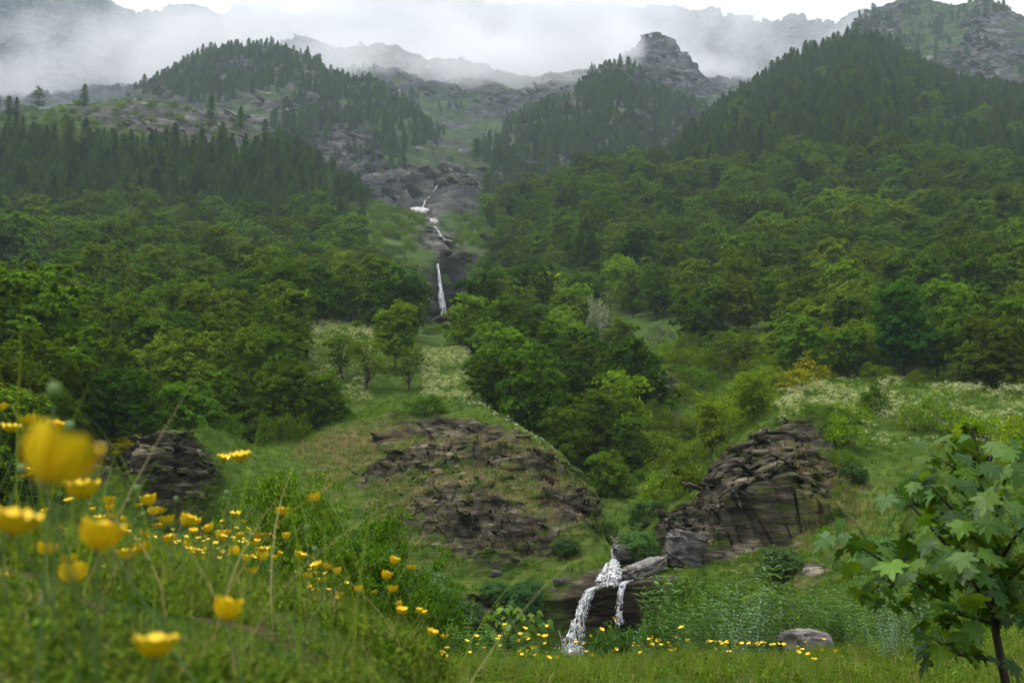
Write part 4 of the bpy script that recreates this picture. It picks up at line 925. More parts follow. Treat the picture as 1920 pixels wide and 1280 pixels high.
rock_at('stone', 'grey stone beside the white one', 1283, 1252, 8.6, 40, 24, 48, 'boulder', .8)
rock_at('rock', 'low weathered rock set in the right grassy slope', 1526, 1078, 52, 40, 30, 53, 'pale_rock', .6)
rock_at('rock', 'dark rock jutting from the grass slope above the herbs', 1402, 1150, 46, 30, 22, 57, 'boulder', .6)
SLAB = [rock_mesh(300 + i, (1.0, .8, .5), 'bare_rock', .6, .8, 12) for i in range(6)]
cS = source_collection('slab_kinds', SLAB)
def slabs(name, label, n, cond, r0, r1, s0, s1):
    p = patch_points(n, cond, r0, r1)
    if len(p) == 0: return
    k = len(p); rot = rng.normal(size=(k, 3)) * .2; rot[:, 1] += .28; rot[:, 2] = rng.normal(size=k) * .5
    sc_ = rng.uniform(s0, s1, k)[:, None] * np.stack((rng.uniform(1.2, 3.4, k), rng.uniform(.8, 1.4, k), rng.uniform(.35, .9, k)), 1)
    p = p.copy(); p[:, 1] += sc_[:, 1] * .36; p[:, 2] -= sc_[:, 2] * .14
    scatter(name, label, p[:, :3], rot, sc_, rng.integers(0, 6, k), cS)
slabs('rock_slabs', 'broken slabs and ledges sticking out of the knoll faces', 420, lambda px, py, r, rk_, d: rk_ > .5 and random.random() < rk_ and not (1040 < px < 1262 and py > 1030), 56, 104, .3, 1.2)
slabs('gorge_slabs', 'jutting slabs of the gorge walls', 500, lambda px, py, r, rk_, d: rk_ > .5 and not 808 < px < 846, 200, 560, 1.2, 5.5)
slabs('crag_slabs', 'jagged blocks on the far crags', 2200, lambda px, py, r, rk_, d: rk_ > .55, 620, 1600, 3, 12)
for i, (px, py, rr_) in enumerate([(960,868,87),(880,848,90),(1010,985,72),(930,1075,64),(1050,1090,61)]):
    rock_at('rock', ['small rock poking out below the knoll top', 'small grey rock on the upper knoll face', 'low rock on the right flank of the knoll face', 'rock at the foot of the knoll face', 'mossy rock just left of the cascade'][i], px, py, rr_, 26, 12, 60 + i, 'boulder', .8, strat=.8)

# snow patches lying in the stream bed
def patch_mesh(name, outline, rho_off, label, cat, mat):
    ctr = P(*outline[0][:2], outline[0][2])
    V = []
    for px, py, r in outline: V.append(P(px, py, r) - ctr)
    V = np.array(V); c = V.mean(0); top = V + np.array((0, -.6, .5)); n = len(V)
    ring2 = c + (top - c) * .7 + np.array((0, -.5, .5)); VV = np.vstack((V, top, ring2, [c + np.array((0, -1.2, 1.1))]))
    Fq = []
    for k in range(n):
        j = (k + 1) % n; Fq += [(k, j, n + j, n + k), (n + k, n + j, 2 * n + j, 2 * n + k)]
    Ft = [(2 * n + k, 2 * n + (k + 1) % n, 3 * n) for k in range(n)]
    return obj(name, mesh_np(name, VV, [np.array(Fq), np.array(Ft)], M[mat], True), None, ctr, label=label, category=cat)
def terrain_rho(px, py, lo, hi):
    h = ground_hit(px, py, lo); return min(max(h or hi, lo), hi)
for outl, lab in (([(770,392),(783,390),(803,393),(806,395),(798,401),(786,402),(776,400),(771,396)], 'long pale snow patch lying below the high stream'),
                  ([(806,412),(815,413),(823,416),(818,421),(813,424),(808,419)], 'small wedge-shaped snow patch below the longer one')):
    r0 = terrain_rho(outl[0][0] + 8, 398 if outl[0][0] < 790 else 416, 470, 640) - 3
    patch_mesh('snow_patch', [(a, b, r0 - (b - outl[0][1]) * .35) for a, b in outl], 0, lab, 'snow', 'snow')

# ------------------------------------------------------------------ water
def ribbon(pts, widths, rho_bias, seed, veil=False, cross=7, thick=.15):
    """falling or running water: a bowed sheet following points (px, py, rho)"""
    R = np.random.default_rng(seed); C = []
    pts = np.array(pts, float); n = 40; s = np.linspace(0, 1, len(pts)); u = np.linspace(0, 1, n)
    q = np.stack([np.interp(u, s, pts[:, k]) for k in range(3)], 1); w = np.interp(u, s, widths)
    V = []
    for (px, py, r), ww in zip(q, w):
        px += R.normal() * ww * .06
        for k in range(cross):
            e = (k / (cross - 1) - .5) * 2
            V.append(P(px + e * ww / 2, py, r - (1 - e * e) * thick + R.normal() * thick * .25))
    Fq = [(i * cross + k, i * cross + k + 1, (i + 1) * cross + k + 1, (i + 1) * cross + k) for i in range(n - 1) for k in range(cross - 1)]
    return np.array(V), np.array(Fq)
def strands(pts, widths, n, seed, px_size=1.3, ln=(4, 16), spray=.15, thick=.3):
    """many thin threads and drops of white water"""
    R = np.random.default_rng(seed); pts = np.array(pts, float); s = np.linspace(0, 1, len(pts)); Vs, Fs = [], []
    for i in range(n):
        u0 = R.uniform(0, 1); e = R.normal() * .45; e = max(-1.3, min(1.3, e)) if R.random() > spray else R.uniform(-1.5, 1.5)
        L_ = R.uniform(*ln); q = np.array([np.interp(u0, s, pts[:, k]) for k in range(3)]); q2 = np.array([np.interp(min(1, u0 + .02), s, pts[:, k]) for k in range(3)])
        if u0 > .97: q = np.array([np.interp(.95, s, pts[:, k]) for k in range(3)])
        d = q2 - q; d = d / (np.hypot(d[0], d[1]) + 1e-6) if np.hypot(d[0], d[1]) > 1e-4 else np.array((0, 1, 0)); w = np.interp(u0, s, widths)
        a = np.array((q[0] + e * w / 2, q[1], q[2] - R.uniform(0, thick) - .12)); b = a + np.array((d[0] + R.normal() * .12, d[1], d[2])) * L_
        t = px_size * R.uniform(.5, 1.3) * a[2] / F * .5; A, B = P(*a), P(*b); mid = (A + B) / 2
        Vs.append(np.array([A, mid + (t, 0, 0), B, mid - (t, 0, 0), mid + (0, -t, 0)])); o = i * 5
        Fs += [(o, o+1, o+4), (o+1, o+2, o+4), (o+2, o+3, o+4), (o+3, o, o+4)]
    return np.concatenate(Vs), np.array(Fs)
def water_thing(name, label, cat, origin, comps):
    t = thing(name, label, cat, origin); o_ = np.array(origin)
    for nm, (V, f), mat in comps:
        obj(nm, mesh_np(nm, V - o_, f, M[mat], True), t)
    return t
# lower waterfall
f1 = [(1122,1098,58.9),(1108,1104,58.2),(1097,1125,57.6),(1089,1150,57.2),(1081,1185,56.8),(1074,1222,56.4)]
w1 = [14,18,19,22,32,46]
f2 = [(1176,1088,58.9),(1168,1094,58.1),(1164,1110,57.5),(1161,1150,57.1),(1160,1170,56.9)]
w2 = [16,12,11,12,14]
c1 = [(1150,1048,62.0),(1152,1062,60.2),(1148,1084,58.9),(1142,1097,58.4)]
cw = [12,24,34,40]
c2 = [(1140,1054,61.0),(1132,1070,59.8),(1122,1088,58.6)]
org = P(1110, 1225, 57)
t = water_thing('waterfall', 'white lower waterfall splitting into two strands over the dark ledge', 'waterfall', org, [
    ('wide_strand', ribbon(f1, w1, 0, 1, thick=.4), 'water_veil'), ('narrow_strand', ribbon(f2, w2, 0, 2, thick=.2), 'water_veil'),
    ('cascade', ribbon(c1, cw, 0, 3, thick=.3), 'water_veil'), ('side_cascade', ribbon(c2, [6, 9, 14], 0, 4), 'water_veil')])
V, f = strands(f1, w1, 260, 11, .55, (4, 15)); o = obj('wide_strand_drops', mesh_np('drops', V - org, f, M['water_white']), t); o['kind'] = 'stuff'
V, f = strands(f2, w2, 90, 12, .55, (4, 14)); o = obj('narrow_strand_drops', mesh_np('drops', V - org, f, M['water_white']), t); o['kind'] = 'stuff'
V, f = strands(c1, cw, 120, 13, .55, (3, 9)); o = obj('cascade_drops', mesh_np('drops', V - org, f, M['water_white']), t); o['kind'] = 'stuff'
V, f = strands(c2, [6, 9, 14], 45, 14, .6, (2, 7)); o = obj('side_cascade_drops', mesh_np('drops', V - org, f, M['water_white']), t); o['kind'] = 'stuff'
V, f = strands([(1066,1204,56.4),(1070,1216,56.0),(1076,1224,55.8)], [30, 46, 54], 170, 16, .7, (1.5, 5), .4, .5); o = obj('froth', mesh_np('froth', V - org, f, M['water_white']), t); o['kind'] = 'stuff'
V, f = ribbon([(1190,1086,58.9),(1160,1093,58.5),(1128,1099,58.4),(1108,1105,58.2)], [7, 12, 12, 14], 0, 8, thick=.1); obj('ledge_sheet', mesh_np('ledge_sheet', V - org, f, M['water_veil'], True), t)
V, f = strands([(1190,1086,58.8),(1160,1093,58.4),(1128,1099,58.3),(1108,1105,58.1)], [6, 10, 10, 10], 40, 18, .5, (2, 6)); o = obj('ledge_drops', mesh_np('drops', V - org, f, M['water_white']), t); o['kind'] = 'stuff'
# froth round the boulder
V, f = ribbon([(1147,1026,64.0),(1148,1038,63.4),(1152,1050,62.4)], [3, 4, 9], 0, 6, thick=.15)
o = obj('stream', mesh_np('stream', V, f, M['water_veil'], True), None, kind='structure', label='thin white stream sliding past the boulder')
# upper waterfall
u1 = [(821,494,358),(823,510,357),(825,530,355.5),(826,550,354),(828,570,352.5),(829,592,351)]
r_top = ground_hit(823, 497, 300) or 358; r_bot = ground_hit(829, 590, 250) or 351
u1 = [(a, b, min(ground_hit(a, b, 250) or c, c + 4) - 1.6) for a, b, c in u1]
for k in range(len(u1) - 2, -1, -1): u1[k] = (u1[k][0], u1[k][1], max(u1[k][2], u1[k+1][2]))
org2 = P(828, 592, u1[-1][2])
t2 = water_thing('waterfall', 'tall thin upper waterfall in the dark gorge', 'waterfall', org2, [('fall', ribbon(u1, [5, 4.5, 7, 10, 14, 18], 0, 7, thick=1.0), 'far_veil')])
V, f = strands(u1, [4, 4, 7, 10, 14, 18], 220, 15, .6, (4, 14), .05, 1.5); o = obj('fall_threads', mesh_np('drops', V - org2, f, M['water_white']), t2); o['kind'] = 'stuff'
def far_stream(pts, widths, label, lo, hi, seed):
    q = [(a, b, min(max(ground_hit(a, b, lo) or hi, lo), hi) - 4.0) for a, b in pts]
    V, f = ribbon(q, widths, 0, seed, thick=.8)
    obj('stream', mesh_np('stream', V, f, M['far_veil'], True), None, kind='structure', label=label)
far_stream([(825,338),(820,348),(812,360),(804,370),(797,376),(795,384),(791,391)], [3,2.5,2,2,3.5,2,3], 'thin high stream running down the bare slope', 520, 860, 21)
far_stream([(814,424),(821,432),(826,442),(833,447),(843,458)], [2.5,4,5,3,4], 'thin stream between the snow patch and the gorge', 430, 640, 22)

# ------------------------------------------------------------------ driftwood, stake
def stick(name, label, cat, p0, p1, r0, r1, mat, group=None):
    p0, p1 = np.array(p0), np.array(p1); m_ = (p0 + p1) / 2 + (p1 - p0)[[1, 2, 0]] * .06
    V, f = tube([p0 - p0, m_ - p0, p1 - p0], [r0, (r0 + r1) / 2, r1], 7)
    o = obj(name, mesh_np(name, V, f, M[mat], True), None, p0, label=label, category=cat)
    if group: o['group'] = group
    return o
ST = [((1150,1022),(1172,1004)),((1160,1024),(1180,1012)),((1148,1014),(1168,1020)),((1170,1024),(1186,1016)),((1160,1010),(1163,990)),((1154,1008),(1178,1022)),((1166,1006),(1184,1024)),((1176,1000),(1170,1022)),((1145,1006),(1160,1018)),((1182,1010),(1190,1026))]
SL = ['pale stick lying across the boulder top from the left', 'straight stick over the right of the boulder', 'short level stick behind the boulder', 'thin stick at the right end of the driftwood', 'stick standing upright in the driftwood pile',
      'long slanting stick through the middle of the driftwood', 'crooked stick down the right side of the driftwood', 'steep dark stick leaning over the boulder', 'stick at the left end of the driftwood', 'last stick hanging by the right bank']
for i, ((a, b), (c, d)) in enumerate(ST): stick('driftwood', SL[i], 'stick', P(a, b, 64.4 + i * .03), P(c, d, 64.6 - i * .02), .07, .035, 'driftwood', 'driftwood jammed above the boulder')
g0 = at_px(1461, 22, 1200); stick('wooden_stake', 'thin pale wooden stake standing in the herbs', 'stake', (g0[0], g0[1], P(1461, 1185, 22)[2] - 1.2), P(1465, 1132, 22), .022, .02, 'stake')
stick('dead_branch', 'thin dead branch curving at the foot of the waterfall', 'branch', P(1057, 1222, 55), P(1047, 1180, 55.6), .05, .03, 'driftwood')

# ------------------------------------------------------------------ bushes in front of the stream
NT_ = [make_broadleaf(s_, 8, 8, 1100, 34, .135, 'leaf', .02, 11, 0, .62) for s_ in (201, 202)]
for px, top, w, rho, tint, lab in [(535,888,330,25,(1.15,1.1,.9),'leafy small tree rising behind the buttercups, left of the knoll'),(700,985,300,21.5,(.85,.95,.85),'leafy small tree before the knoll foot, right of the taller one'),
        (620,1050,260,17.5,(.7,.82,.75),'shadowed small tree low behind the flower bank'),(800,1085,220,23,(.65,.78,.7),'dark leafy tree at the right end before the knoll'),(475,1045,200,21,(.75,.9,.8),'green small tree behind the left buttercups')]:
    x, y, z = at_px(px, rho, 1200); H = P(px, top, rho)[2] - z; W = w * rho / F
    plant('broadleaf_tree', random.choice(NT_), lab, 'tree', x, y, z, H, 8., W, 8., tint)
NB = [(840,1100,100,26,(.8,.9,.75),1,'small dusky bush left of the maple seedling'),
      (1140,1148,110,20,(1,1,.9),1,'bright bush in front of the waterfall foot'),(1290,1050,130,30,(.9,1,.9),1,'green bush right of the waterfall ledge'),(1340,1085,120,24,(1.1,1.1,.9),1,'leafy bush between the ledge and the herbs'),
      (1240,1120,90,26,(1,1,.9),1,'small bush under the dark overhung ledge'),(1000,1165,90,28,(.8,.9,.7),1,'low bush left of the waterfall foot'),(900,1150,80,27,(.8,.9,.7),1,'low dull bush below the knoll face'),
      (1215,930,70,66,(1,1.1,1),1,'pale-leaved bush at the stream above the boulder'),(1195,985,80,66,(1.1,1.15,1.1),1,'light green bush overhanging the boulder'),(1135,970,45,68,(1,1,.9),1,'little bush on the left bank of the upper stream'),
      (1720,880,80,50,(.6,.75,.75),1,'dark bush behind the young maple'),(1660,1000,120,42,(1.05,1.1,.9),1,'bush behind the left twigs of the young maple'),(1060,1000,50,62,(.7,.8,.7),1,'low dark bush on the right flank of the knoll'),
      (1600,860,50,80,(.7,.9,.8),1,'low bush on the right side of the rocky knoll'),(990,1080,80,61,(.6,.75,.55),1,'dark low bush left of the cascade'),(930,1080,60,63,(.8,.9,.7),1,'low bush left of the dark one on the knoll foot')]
for px, top, w, rho, tint, var, lab in NB:
    x, y, z = at_px(px, rho, 1100); tz = P(px, top, rho)[2]; W = w * rho / F; 
    H = min(max(tz - z, W * .5), W * 2.2); z = max(z, tz - H) if tz - H < z + 1.5 else z
    if rho > 40:
        rho = ground_hit(px, top + w * .85, 50) or rho; x, y, z = at_px(px, rho, top); tz = P(px, top, rho)[2]; H = tz - z; W = w * rho / F; H = min(H, W * 1.25)
    if rho > 40: z = tz - H; z = min(z, ground_z(x, y) + .1); H = tz - z
    zz = ground_z(x, y); z = min(z, zz); H = tz - z
    if rho < 40: H = max(H, .6)
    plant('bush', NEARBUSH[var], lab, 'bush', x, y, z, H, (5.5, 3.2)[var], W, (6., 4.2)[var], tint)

R3 = random.Random(9)
auto = []
for i in range(46):
    px = R3.choice([R3.uniform(430, 1020), R3.uniform(430, 1020), R3.uniform(1250, 1480)]); rho = R3.uniform(27, 55)
    if 960 < px < 1260 and rho > 40: continue
    auto.append((px, rho))
auto.sort()
for j, (px, rho) in enumerate(auto):
    x, y, z = at_px(px, rho, 1150); H = R3.uniform(1.6, 3.6); W = H * R3.uniform(1.1, 1.6); n = len(auto); tn = R3.choice([(.75, .85, .8), (.95, .95, .85), (1.15, 1.1, .9), (.6, .7, .6)])
    lab = (f'{order_words[j]} bush from the left in the hollow before the knoll' if j < 20 else (f'{order_words[n-1-j]} bush from the right in the hollow before the knoll' if n - j <= 20 else f'bush in the hollow before the knoll, {order_words[(j - 10) % 10]} of its {["near", "middle", "far"][(j // 10) % 3]} row'))
    plant('bush', NEARBUSH[1], lab, 'bush', x, y, z, H, 3.2, W, 4.2, tn, 'bushes in the hollow before the knoll')

# ------------------------------------------------------------------ maple leaf, young maples
def maple_leaf_mesh(seed):
    R = np.random.default_rng(seed)
    half = [(0, 0), (.10, -.05), (.30, -.06), (.44, .02), (.36, .14), (.60, .26), (.62, .38), (.38, .40), (.30, .44), (.40, .62), (.34, .74), (.20, .62), (.13, .70), (.09, .86), (0, 1.02)]
    pts = half + [(-x, y) for x, y in half[-2:0:-1]]
    V = [(0, .30, .0)] + [(x * R.uniform(.92, 1.08), y, 0) for x, y in pts]
    V = np.array(V); V[:, 2] = -.10 * np.abs(V[:, 0]) * (1 + R.uniform(-.3, .6)) - .16 * (V[:, 1] - .2) ** 2 + R.normal(size=len(V)) * .012
    n = len(V) - 1; Ft = np.array([(0, 1 + i, 1 + (i + 1) % n) for i in range(n)])
    return mesh_np('leaf', V, Ft, M['maple'])
MAPLE = [maple_leaf_mesh(i) for i in range(4)]
def young_maple(label, trunk, branches, nleaf, size, seed, rho0, tint=(1, 1, 1), smax=1.0):
    R = np.random.default_rng(seed)
    base = P(*trunk[0]); t = thing('young_maple', label, 'tree', base)
    tr = np.array([P(*p) for p in trunk]) - base
    V, f = tube(tr, np.linspace(.019, .004, len(tr)) * rho0 / 4, 7); obj('trunk', mesh_np('trunk', V, f, M['bark_dark'], True), t)
    segs = []
    for i in range(len(tr) - 1):
        if i >= len(tr) * .35: segs.append((tr[i], tr[i+1], np.linalg.norm(tr[i+1] - tr[i])))
    for b in branches:
        bp = np.array([P(*p) for p in b]) - base
        V, f = tube(bp, np.linspace(.0095, .0022, len(bp)) * rho0 / 4, 6); obj('branch', mesh_np('branch', V, f, M['bark_dark'], True), t)
        for i in range(len(bp) - 1): segs.append((bp[i], bp[i+1], np.linalg.norm(bp[i+1] - bp[i]) * (1.0 if i else .35)))
    wts = np.array([s[2] for s in segs]); wts /= wts.sum()
    V = []; tips_ = [np.array(P(*b[-1])) - base for b in branches] + [tr[-1]]
    for k in range(nleaf):
        a, b, _ = segs[R.choice(len(segs), p=wts)]; u = R.random()
        if k < 4 * len(tips_): a = b = tips_[k % len(tips_)]
        p = a * (1-u) + b * u
        d = unit(R.normal(size=3) * np.array((1, 1, .35))); s = size * R.uniform(.55, 1.15); q = p + d * s * R.uniform(.5, 1.5) + np.array((0, 0, s * .15))
        out = unit(d * np.array((1, 1, 0)) + np.array((0, -.35, 0)))
        tip = unit(out * .8 + np.array((0, 0, -.65 - .4 * R.random())) + R.normal(size=3) * .18); nn = unit(out * .7 + np.array((0, -.1, .9)) + R.normal(size=3) * .25)
        nn = unit(nn - tip * nn.dot(tip)); xx = np.cross(tip, nn)
        m_ = Matrix(((xx[0], tip[0], nn[0]), (xx[1], tip[1], nn[1]), (xx[2], tip[2], nn[2])))
        o = obj('leaf', MAPLE[int(R.integers(4))], t, q); o.rotation_euler = m_.to_euler(); o.scale = (s * R.uniform(.75, 1.0), s, s)
        hi = float(np.clip(q[2] / (tr[-1][2] + 1e-6), 0, 1)); yb = (R.random() < .25 + .4 * (hi > .85))
        o.color = (tint[0] * (1.7 if yb else .9), tint[1] * (1.45 if yb else .95), tint[2] * (.8 if yb else 1.0), 1)
        V.append(tube([p, (p + q) / 2 + np.array((0, 0, -.01)), q], [.0016, .0013, .001], 3))
    ML = np.array([v.co[:] for v in MAPLE[0].vertices]); MF = np.array([p.vertices[:] for p in MAPLE[0].polygons]); ex = []
    for k in range(int(nleaf * .5)):                      # leaves past the limit, joined
        a, b, _ = segs[R.choice(len(segs), p=wts)]; u = R.random(); p = a * (1-u) + b * u; s = size * R.uniform(.5, 1.0); q = p + unit(R.normal(size=3)) * s * R.uniform(.6, 1.9)
        out = unit(R.normal(size=3) * np.array((1, 1, 0)) + np.array((0, .2, 0))); tip = unit(out * .8 + np.array((0, 0, -.8))); nn = unit(out * .7 + np.array((0, 0, .9)) + R.normal(size=3) * .3); nn = unit(nn - tip * nn.dot(tip)); xx = np.cross(tip, nn)
        ex.append((q + s * (ML[:, :1] * xx + ML[:, 1:2] * tip + ML[:, 2:] * nn), MF))
    V2, f2_ = merge(ex); o = obj('leaves', mesh_np('leaves', V2, f2_, M['maple'], False), t); o['kind'] = 'stuff'; o.color = (.8, .85, 1, 1)
    V, f = merge(V); o = obj('leaf_stalks', mesh_np('leaf_stalks', V, f, M['stem'], True), t); o['kind'] = 'stuff'
    return t
r = 4.3
young_maple('young maple with broad lobed leaves at the lower right edge',
    [(1900,1330,r),(1885,1275,r),(1868,1190,r),(1862,1110,r),(1850,1010,r),(1842,920,r+.02),(1835,850,r),(1822,800,r)],
    [[(1878,1238,r),(1790,1226,r-.15),(1748,1195,r-.2)],[(1865,1170,r),(1800,1150,r-.2),(1735,1105,r-.3),(1670,1060,r-.4),(1620,1030,r-.45),(1588,1005,r-.5)],
     [(1860,1120,r),(1790,1040,r-.1),(1730,970,r-.1),(1690,930,r-.1)],[(1855,1040,r),(1790,960,r-.25),(1745,910,r-.3)],[(1845,930,r),(1795,880,r-.1),(1760,860,r-.1)],[(1845,930,r),(1890,880,r+.1),(1920,860,r+.2)],
     [(1858,1080,r),(1900,1010,r-.2),(1950,950,r-.3)],[(1862,1110,r),(1920,1060,r-.3),(1960,1030,r-.3)],[(1852,1020,r),(1870,960,r-.4),(1880,930,r-.5)],[(1840,900,r),(1862,850,r-.1),(1880,830,r)],
     [(1868,1180,r),(1910,1120,r+.2),(1960,1100,r+.3)],[(1700,1085,r-.35),(1670,1100,r-.3),(1640,1110,r-.35)],[(1856,1060,r),(1820,990,r-.3),(1790,1000,r-.4)],[(1865,1150,r),(1820,1085,r-.4),(1770,1060,r-.5)]],
    290, .092, 3, 4.0, (1, 1, 1))
r = 13.
young_maple('small maple seedling with bright layered leaves left of the waterfall',
    [(955,1270,r),(952,1220,r),(950,1170,r),(945,1135,r)],
    [[(952,1230,r),(925,1200,r-.1),(915,1195,r-.2)],[(952,1215,r),(985,1190,r),(1000,1165,r)],[(950,1180,r),(925,1165,r),(915,1160,r)],[(950,1175,r),(975,1160,r),(985,1152,r)],[(953,1235,r),(985,1225,r-.2),(1000,1215,r-.2)]],
    130, .12, 9, 6.0, (1.5, 1.35, 1.1))

# ------------------------------------------------------------------ herbs, silver bushes
def herb_mesh(seed, H=.9, n=5, mat='leaf_near', L=.13):
    R = np.random.default_rng(seed); pos, nn, tips, tp = [], [], [], []
    for s in range(n):
        b = R.normal(size=2) * .09; lean = R.normal(size=2) * .14; h = H * R.uniform(.65, 1.1)
        tp.append(tube([(b[0], b[1], -.05), (b[0] + lean[0] * .5, b[1] + lean[1] * .5, h * .5), (b[0] + lean[0], b[1] + lean[1], h)], [.005, .004, .002], 4))
        for l in range(11):
            u = .15 + .85 * l / 10; c = np.array((b[0] + lean[0] * u, b[1] + lean[1] * u, h * u)); a0 = R.uniform(0, 6.28)
            for k in range(3):
                a = a0 + k * 2.09; d = np.array((math.cos(a), math.sin(a), .35)); pos.append(c + d * L * .5); tips.append(d); nn.append(unit(np.array((-d[0] * .3, -d[1] * .3, 1.)) + R.normal(size=3) * .15))
    pos = np.array(pos); nn = np.array(nn); tips = np.array(tips); LL = L * R.uniform(.7, 1.2, len(pos))
    t = unit(tips - (tips * nn).sum(1, keepdims=True) * nn); b = np.cross(nn, t); v = np.empty((len(pos), 4, 3))
    v[:, 0] = pos - t * LL[:, None] * .5; v[:, 1] = pos + b * LL[:, None] * .13; v[:, 2] = pos + t * LL[:, None] * .5 - np.array((0, 0, .02)); v[:, 3] = pos - b * LL[:, None] * .13
    V2, F2 = merge(tp)
    return mesh_np('stems', V2, F2, M['stem'], True), mesh_np('leaves', v.reshape(-1, 3), np.arange(len(pos) * 4).reshape(-1, 4), M[mat])
HERB = [herb_mesh(80 + i) for i in range(4)]; SILV = [herb_mesh(90, .7, 12, 'silver', .055), herb_mesh(91, .7, 14, 'silver', .055)]
hp = []
for i in range(110):
    px = random.uniform(1180, 1760); rho = random.uniform(9.2, 15); hp.append((px, rho, 1.0))
for i in range(20): hp.append((random.uniform(860, 1180), random.uniform(10, 16), .8))
hp.sort(key=lambda q: q[1])
HW = ['in the clump by the pale boulder', 'in the herbs right of the waterfall', 'in the clump under the young maple twigs', 'in the low herbs left of the waterfall', 'in the herbs close by the ledge']
hg = {}
for px, rho, k in hp:
    w = HW[3] if px < 1180 else (HW[4] if px < 1290 else HW[1] if px < 1400 else (HW[0] if px < 1580 else HW[2])); hg.setdefault(w, []).append((px, rho, k))
for w, cs in hg.items():
    cs.sort()
    for j, (px, rho, k) in enumerate(cs):
        x, y, z = at_px(px, rho, 1230); n = len(cs)
        if abs(px - 1505) < 75 and rho < 11.5: continue
        if abs(px - 1140) < 90 : continue
        hgt = random.uniform(.38, .85) * k * (1.25 if 1560 < px < 1700 else 1)
        lab = (f'{order_words[j]} upright leafy herb from the left {w}' if j < 20 else (f'{order_words[n-1-j]} upright leafy herb from the right {w}' if n - j <= 20 else f'upright leafy green herb {w}, amid its like'))
        t = thing('leafy_herb', lab, 'plant', (x, y, z), random.uniform(0, 6.28), hgt / .9, 'leafy herbs ' + w)
        a, b = random.choice(HERB); obj('stems', a, t); o = obj('leaves', b, t); tn = random.uniform(.75, 1.25); o.color = (tn, tn, tn * .9, 1)
for px, rho, H, lab in [(1400,9.3,.62,'silver-grey feathery plant left of the pale boulder'),(1425,9.8,.5,'smaller silver-grey plant touching the pale boulder'),(1380,9.0,.4,'low silver-grey plant at the meadow edge'),(1690,8.0,.5,'silver-grey plant at the bottom right under the maple'),(1660,7.6,.34,'low silver-grey plant beside the bottom right one'),(1230,11.5,.35,'small pale feathery plant above the yellow flowers')]:
    x, y, z = at_px(px, rho, 1240); t = thing('silver_plant', lab, 'plant', (x, y, z), random.uniform(0, 6.28), H / .7); a, b = random.choice(SILV); obj('stems', a, t); obj('leaves', b, t)

# ------------------------------------------------------------------ foreground grass
def fine_tuft(seed, n, h, w, mat): return tuft(seed, n, h, w, .05, mat, .5, 4)
NT = [fine_tuft(100, 12, .16, .0035, 'grass'), fine_tuft(101, 10, .20, .0045, 'grass'), fine_tuft(102, 9, .12, .006, 'grass'), fine_tuft(103, 8, .15, .003, 'straw')]
def broad_tuft(seed):
    R = np.random.default_rng(seed); n = 16; p = np.stack((R.normal(size=n) * .035, R.normal(size=n) * .035, R.uniform(.01, .07, n)), 1)
    return mesh_np('weed', *leaves(p, unit(R.normal(size=(n, 3)) * .6 + np.array((0, 0, 1))), .035, .018, R), M['grass'])
NT += [broad_tuft(104), broad_tuft(105)]
cN = source_collection('near_grass_kinds', NT)
def sel(px, py, r, rk_, d): return True
def near_pts(n, r0, r1, px0, px1):
    out = []
    th0 = float(ray(px0, 900)[0]); th1 = float(ray(px1, 900)[0])
    for _ in range(n):
        r = r0 * (r1 / r0) ** random.random(); th = random.uniform(th0, th1); x, y = r * math.sin(th), r * math.cos(th); out.append((x, y, ground_z(x, y) - .004, r))
    return np.array(out)
pa = near_pts(20000, .45, 3.0, -120, 900)
cl_ = fbm(pa[:, 0] * 5, pa[:, 1] * 5, pa[:, 2] * 0, 3, 44); keep = rng.random(len(pa)) < np.clip((cl_ - .34) * 5, .12, 1); pa = pa[keep]; cl_ = cl_[keep]
near_ = pa[:, 3] < 1.5; n = len(pa); rot = rng.normal(size=(n, 3)) * .42; rot[:, 2] = rng.uniform(0, 6.28, n); scl = rng.uniform(.3, .8, n) * np.interp(pa[:, 3], [.45, 1.0, 1.6, 2.4], [.25, .40, .50, .58]) * np.clip(cl_ * 2, .6, 1.3)
scatter('bank_grass', 'out of focus grass and small weeds on the flower bank', pa[:, :3], rot, scl, np.where(near_, rng.choice(6, n, p=[.07, .05, .12, .10, .36, .30]), rng.choice(6, n, p=[.15, .10, .13, .14, .26, .22])), cN)
ps = near_pts(130, 1.0, 3.0, 60, 860); n = len(ps); rot = rng.normal(size=(n, 3)) * .12; rot[:, 2] = rng.uniform(0, 6.28, n)
TS = [tuft(120 + i, 2, .34, .0022, .05, m_, .8, 6) for i, m_ in enumerate(('grass', 'grass', 'straw'))]
scatter('grass_stalks', 'tall thin grass stalks rising over the flower bank', ps[:, :3], rot, rng.uniform(.5, 1.15, n), rng.choice(3, n, p=[.45, .4, .15]), source_collection('stalk_kinds', TS))
pb = near_pts(26000, 3.0, 16, -60, 1990)
n = len(pb); rot = rng.normal(size=(n, 3)) * .2; rot[:, 2] = rng.uniform(0, 6.28, n)
scatter('meadow_grass', 'fresh green grass of the meadow strip', pb[:, :3], rot, rng.uniform(.5, 1.15, n) * np.interp(pb[:, 3], [3, 8, 16], [.6, .7, 1.3]), rng.choice(6, n, p=[.22, .2, .12, .12, .18, .16]), cN)
pc = near_pts(9000, 16, 60, -60, 1990)
n = len(pc); rot = rng.normal(size=(n, 3)) * .2; rot[:, 2] = rng.uniform(0, 6.28, n)
scatter('gully_grass', 'rough grass on the slopes down to the stream', pc[:, :3], rot, rng.uniform(.8, 1.6, n), rng.integers(0, 3, n), cT)

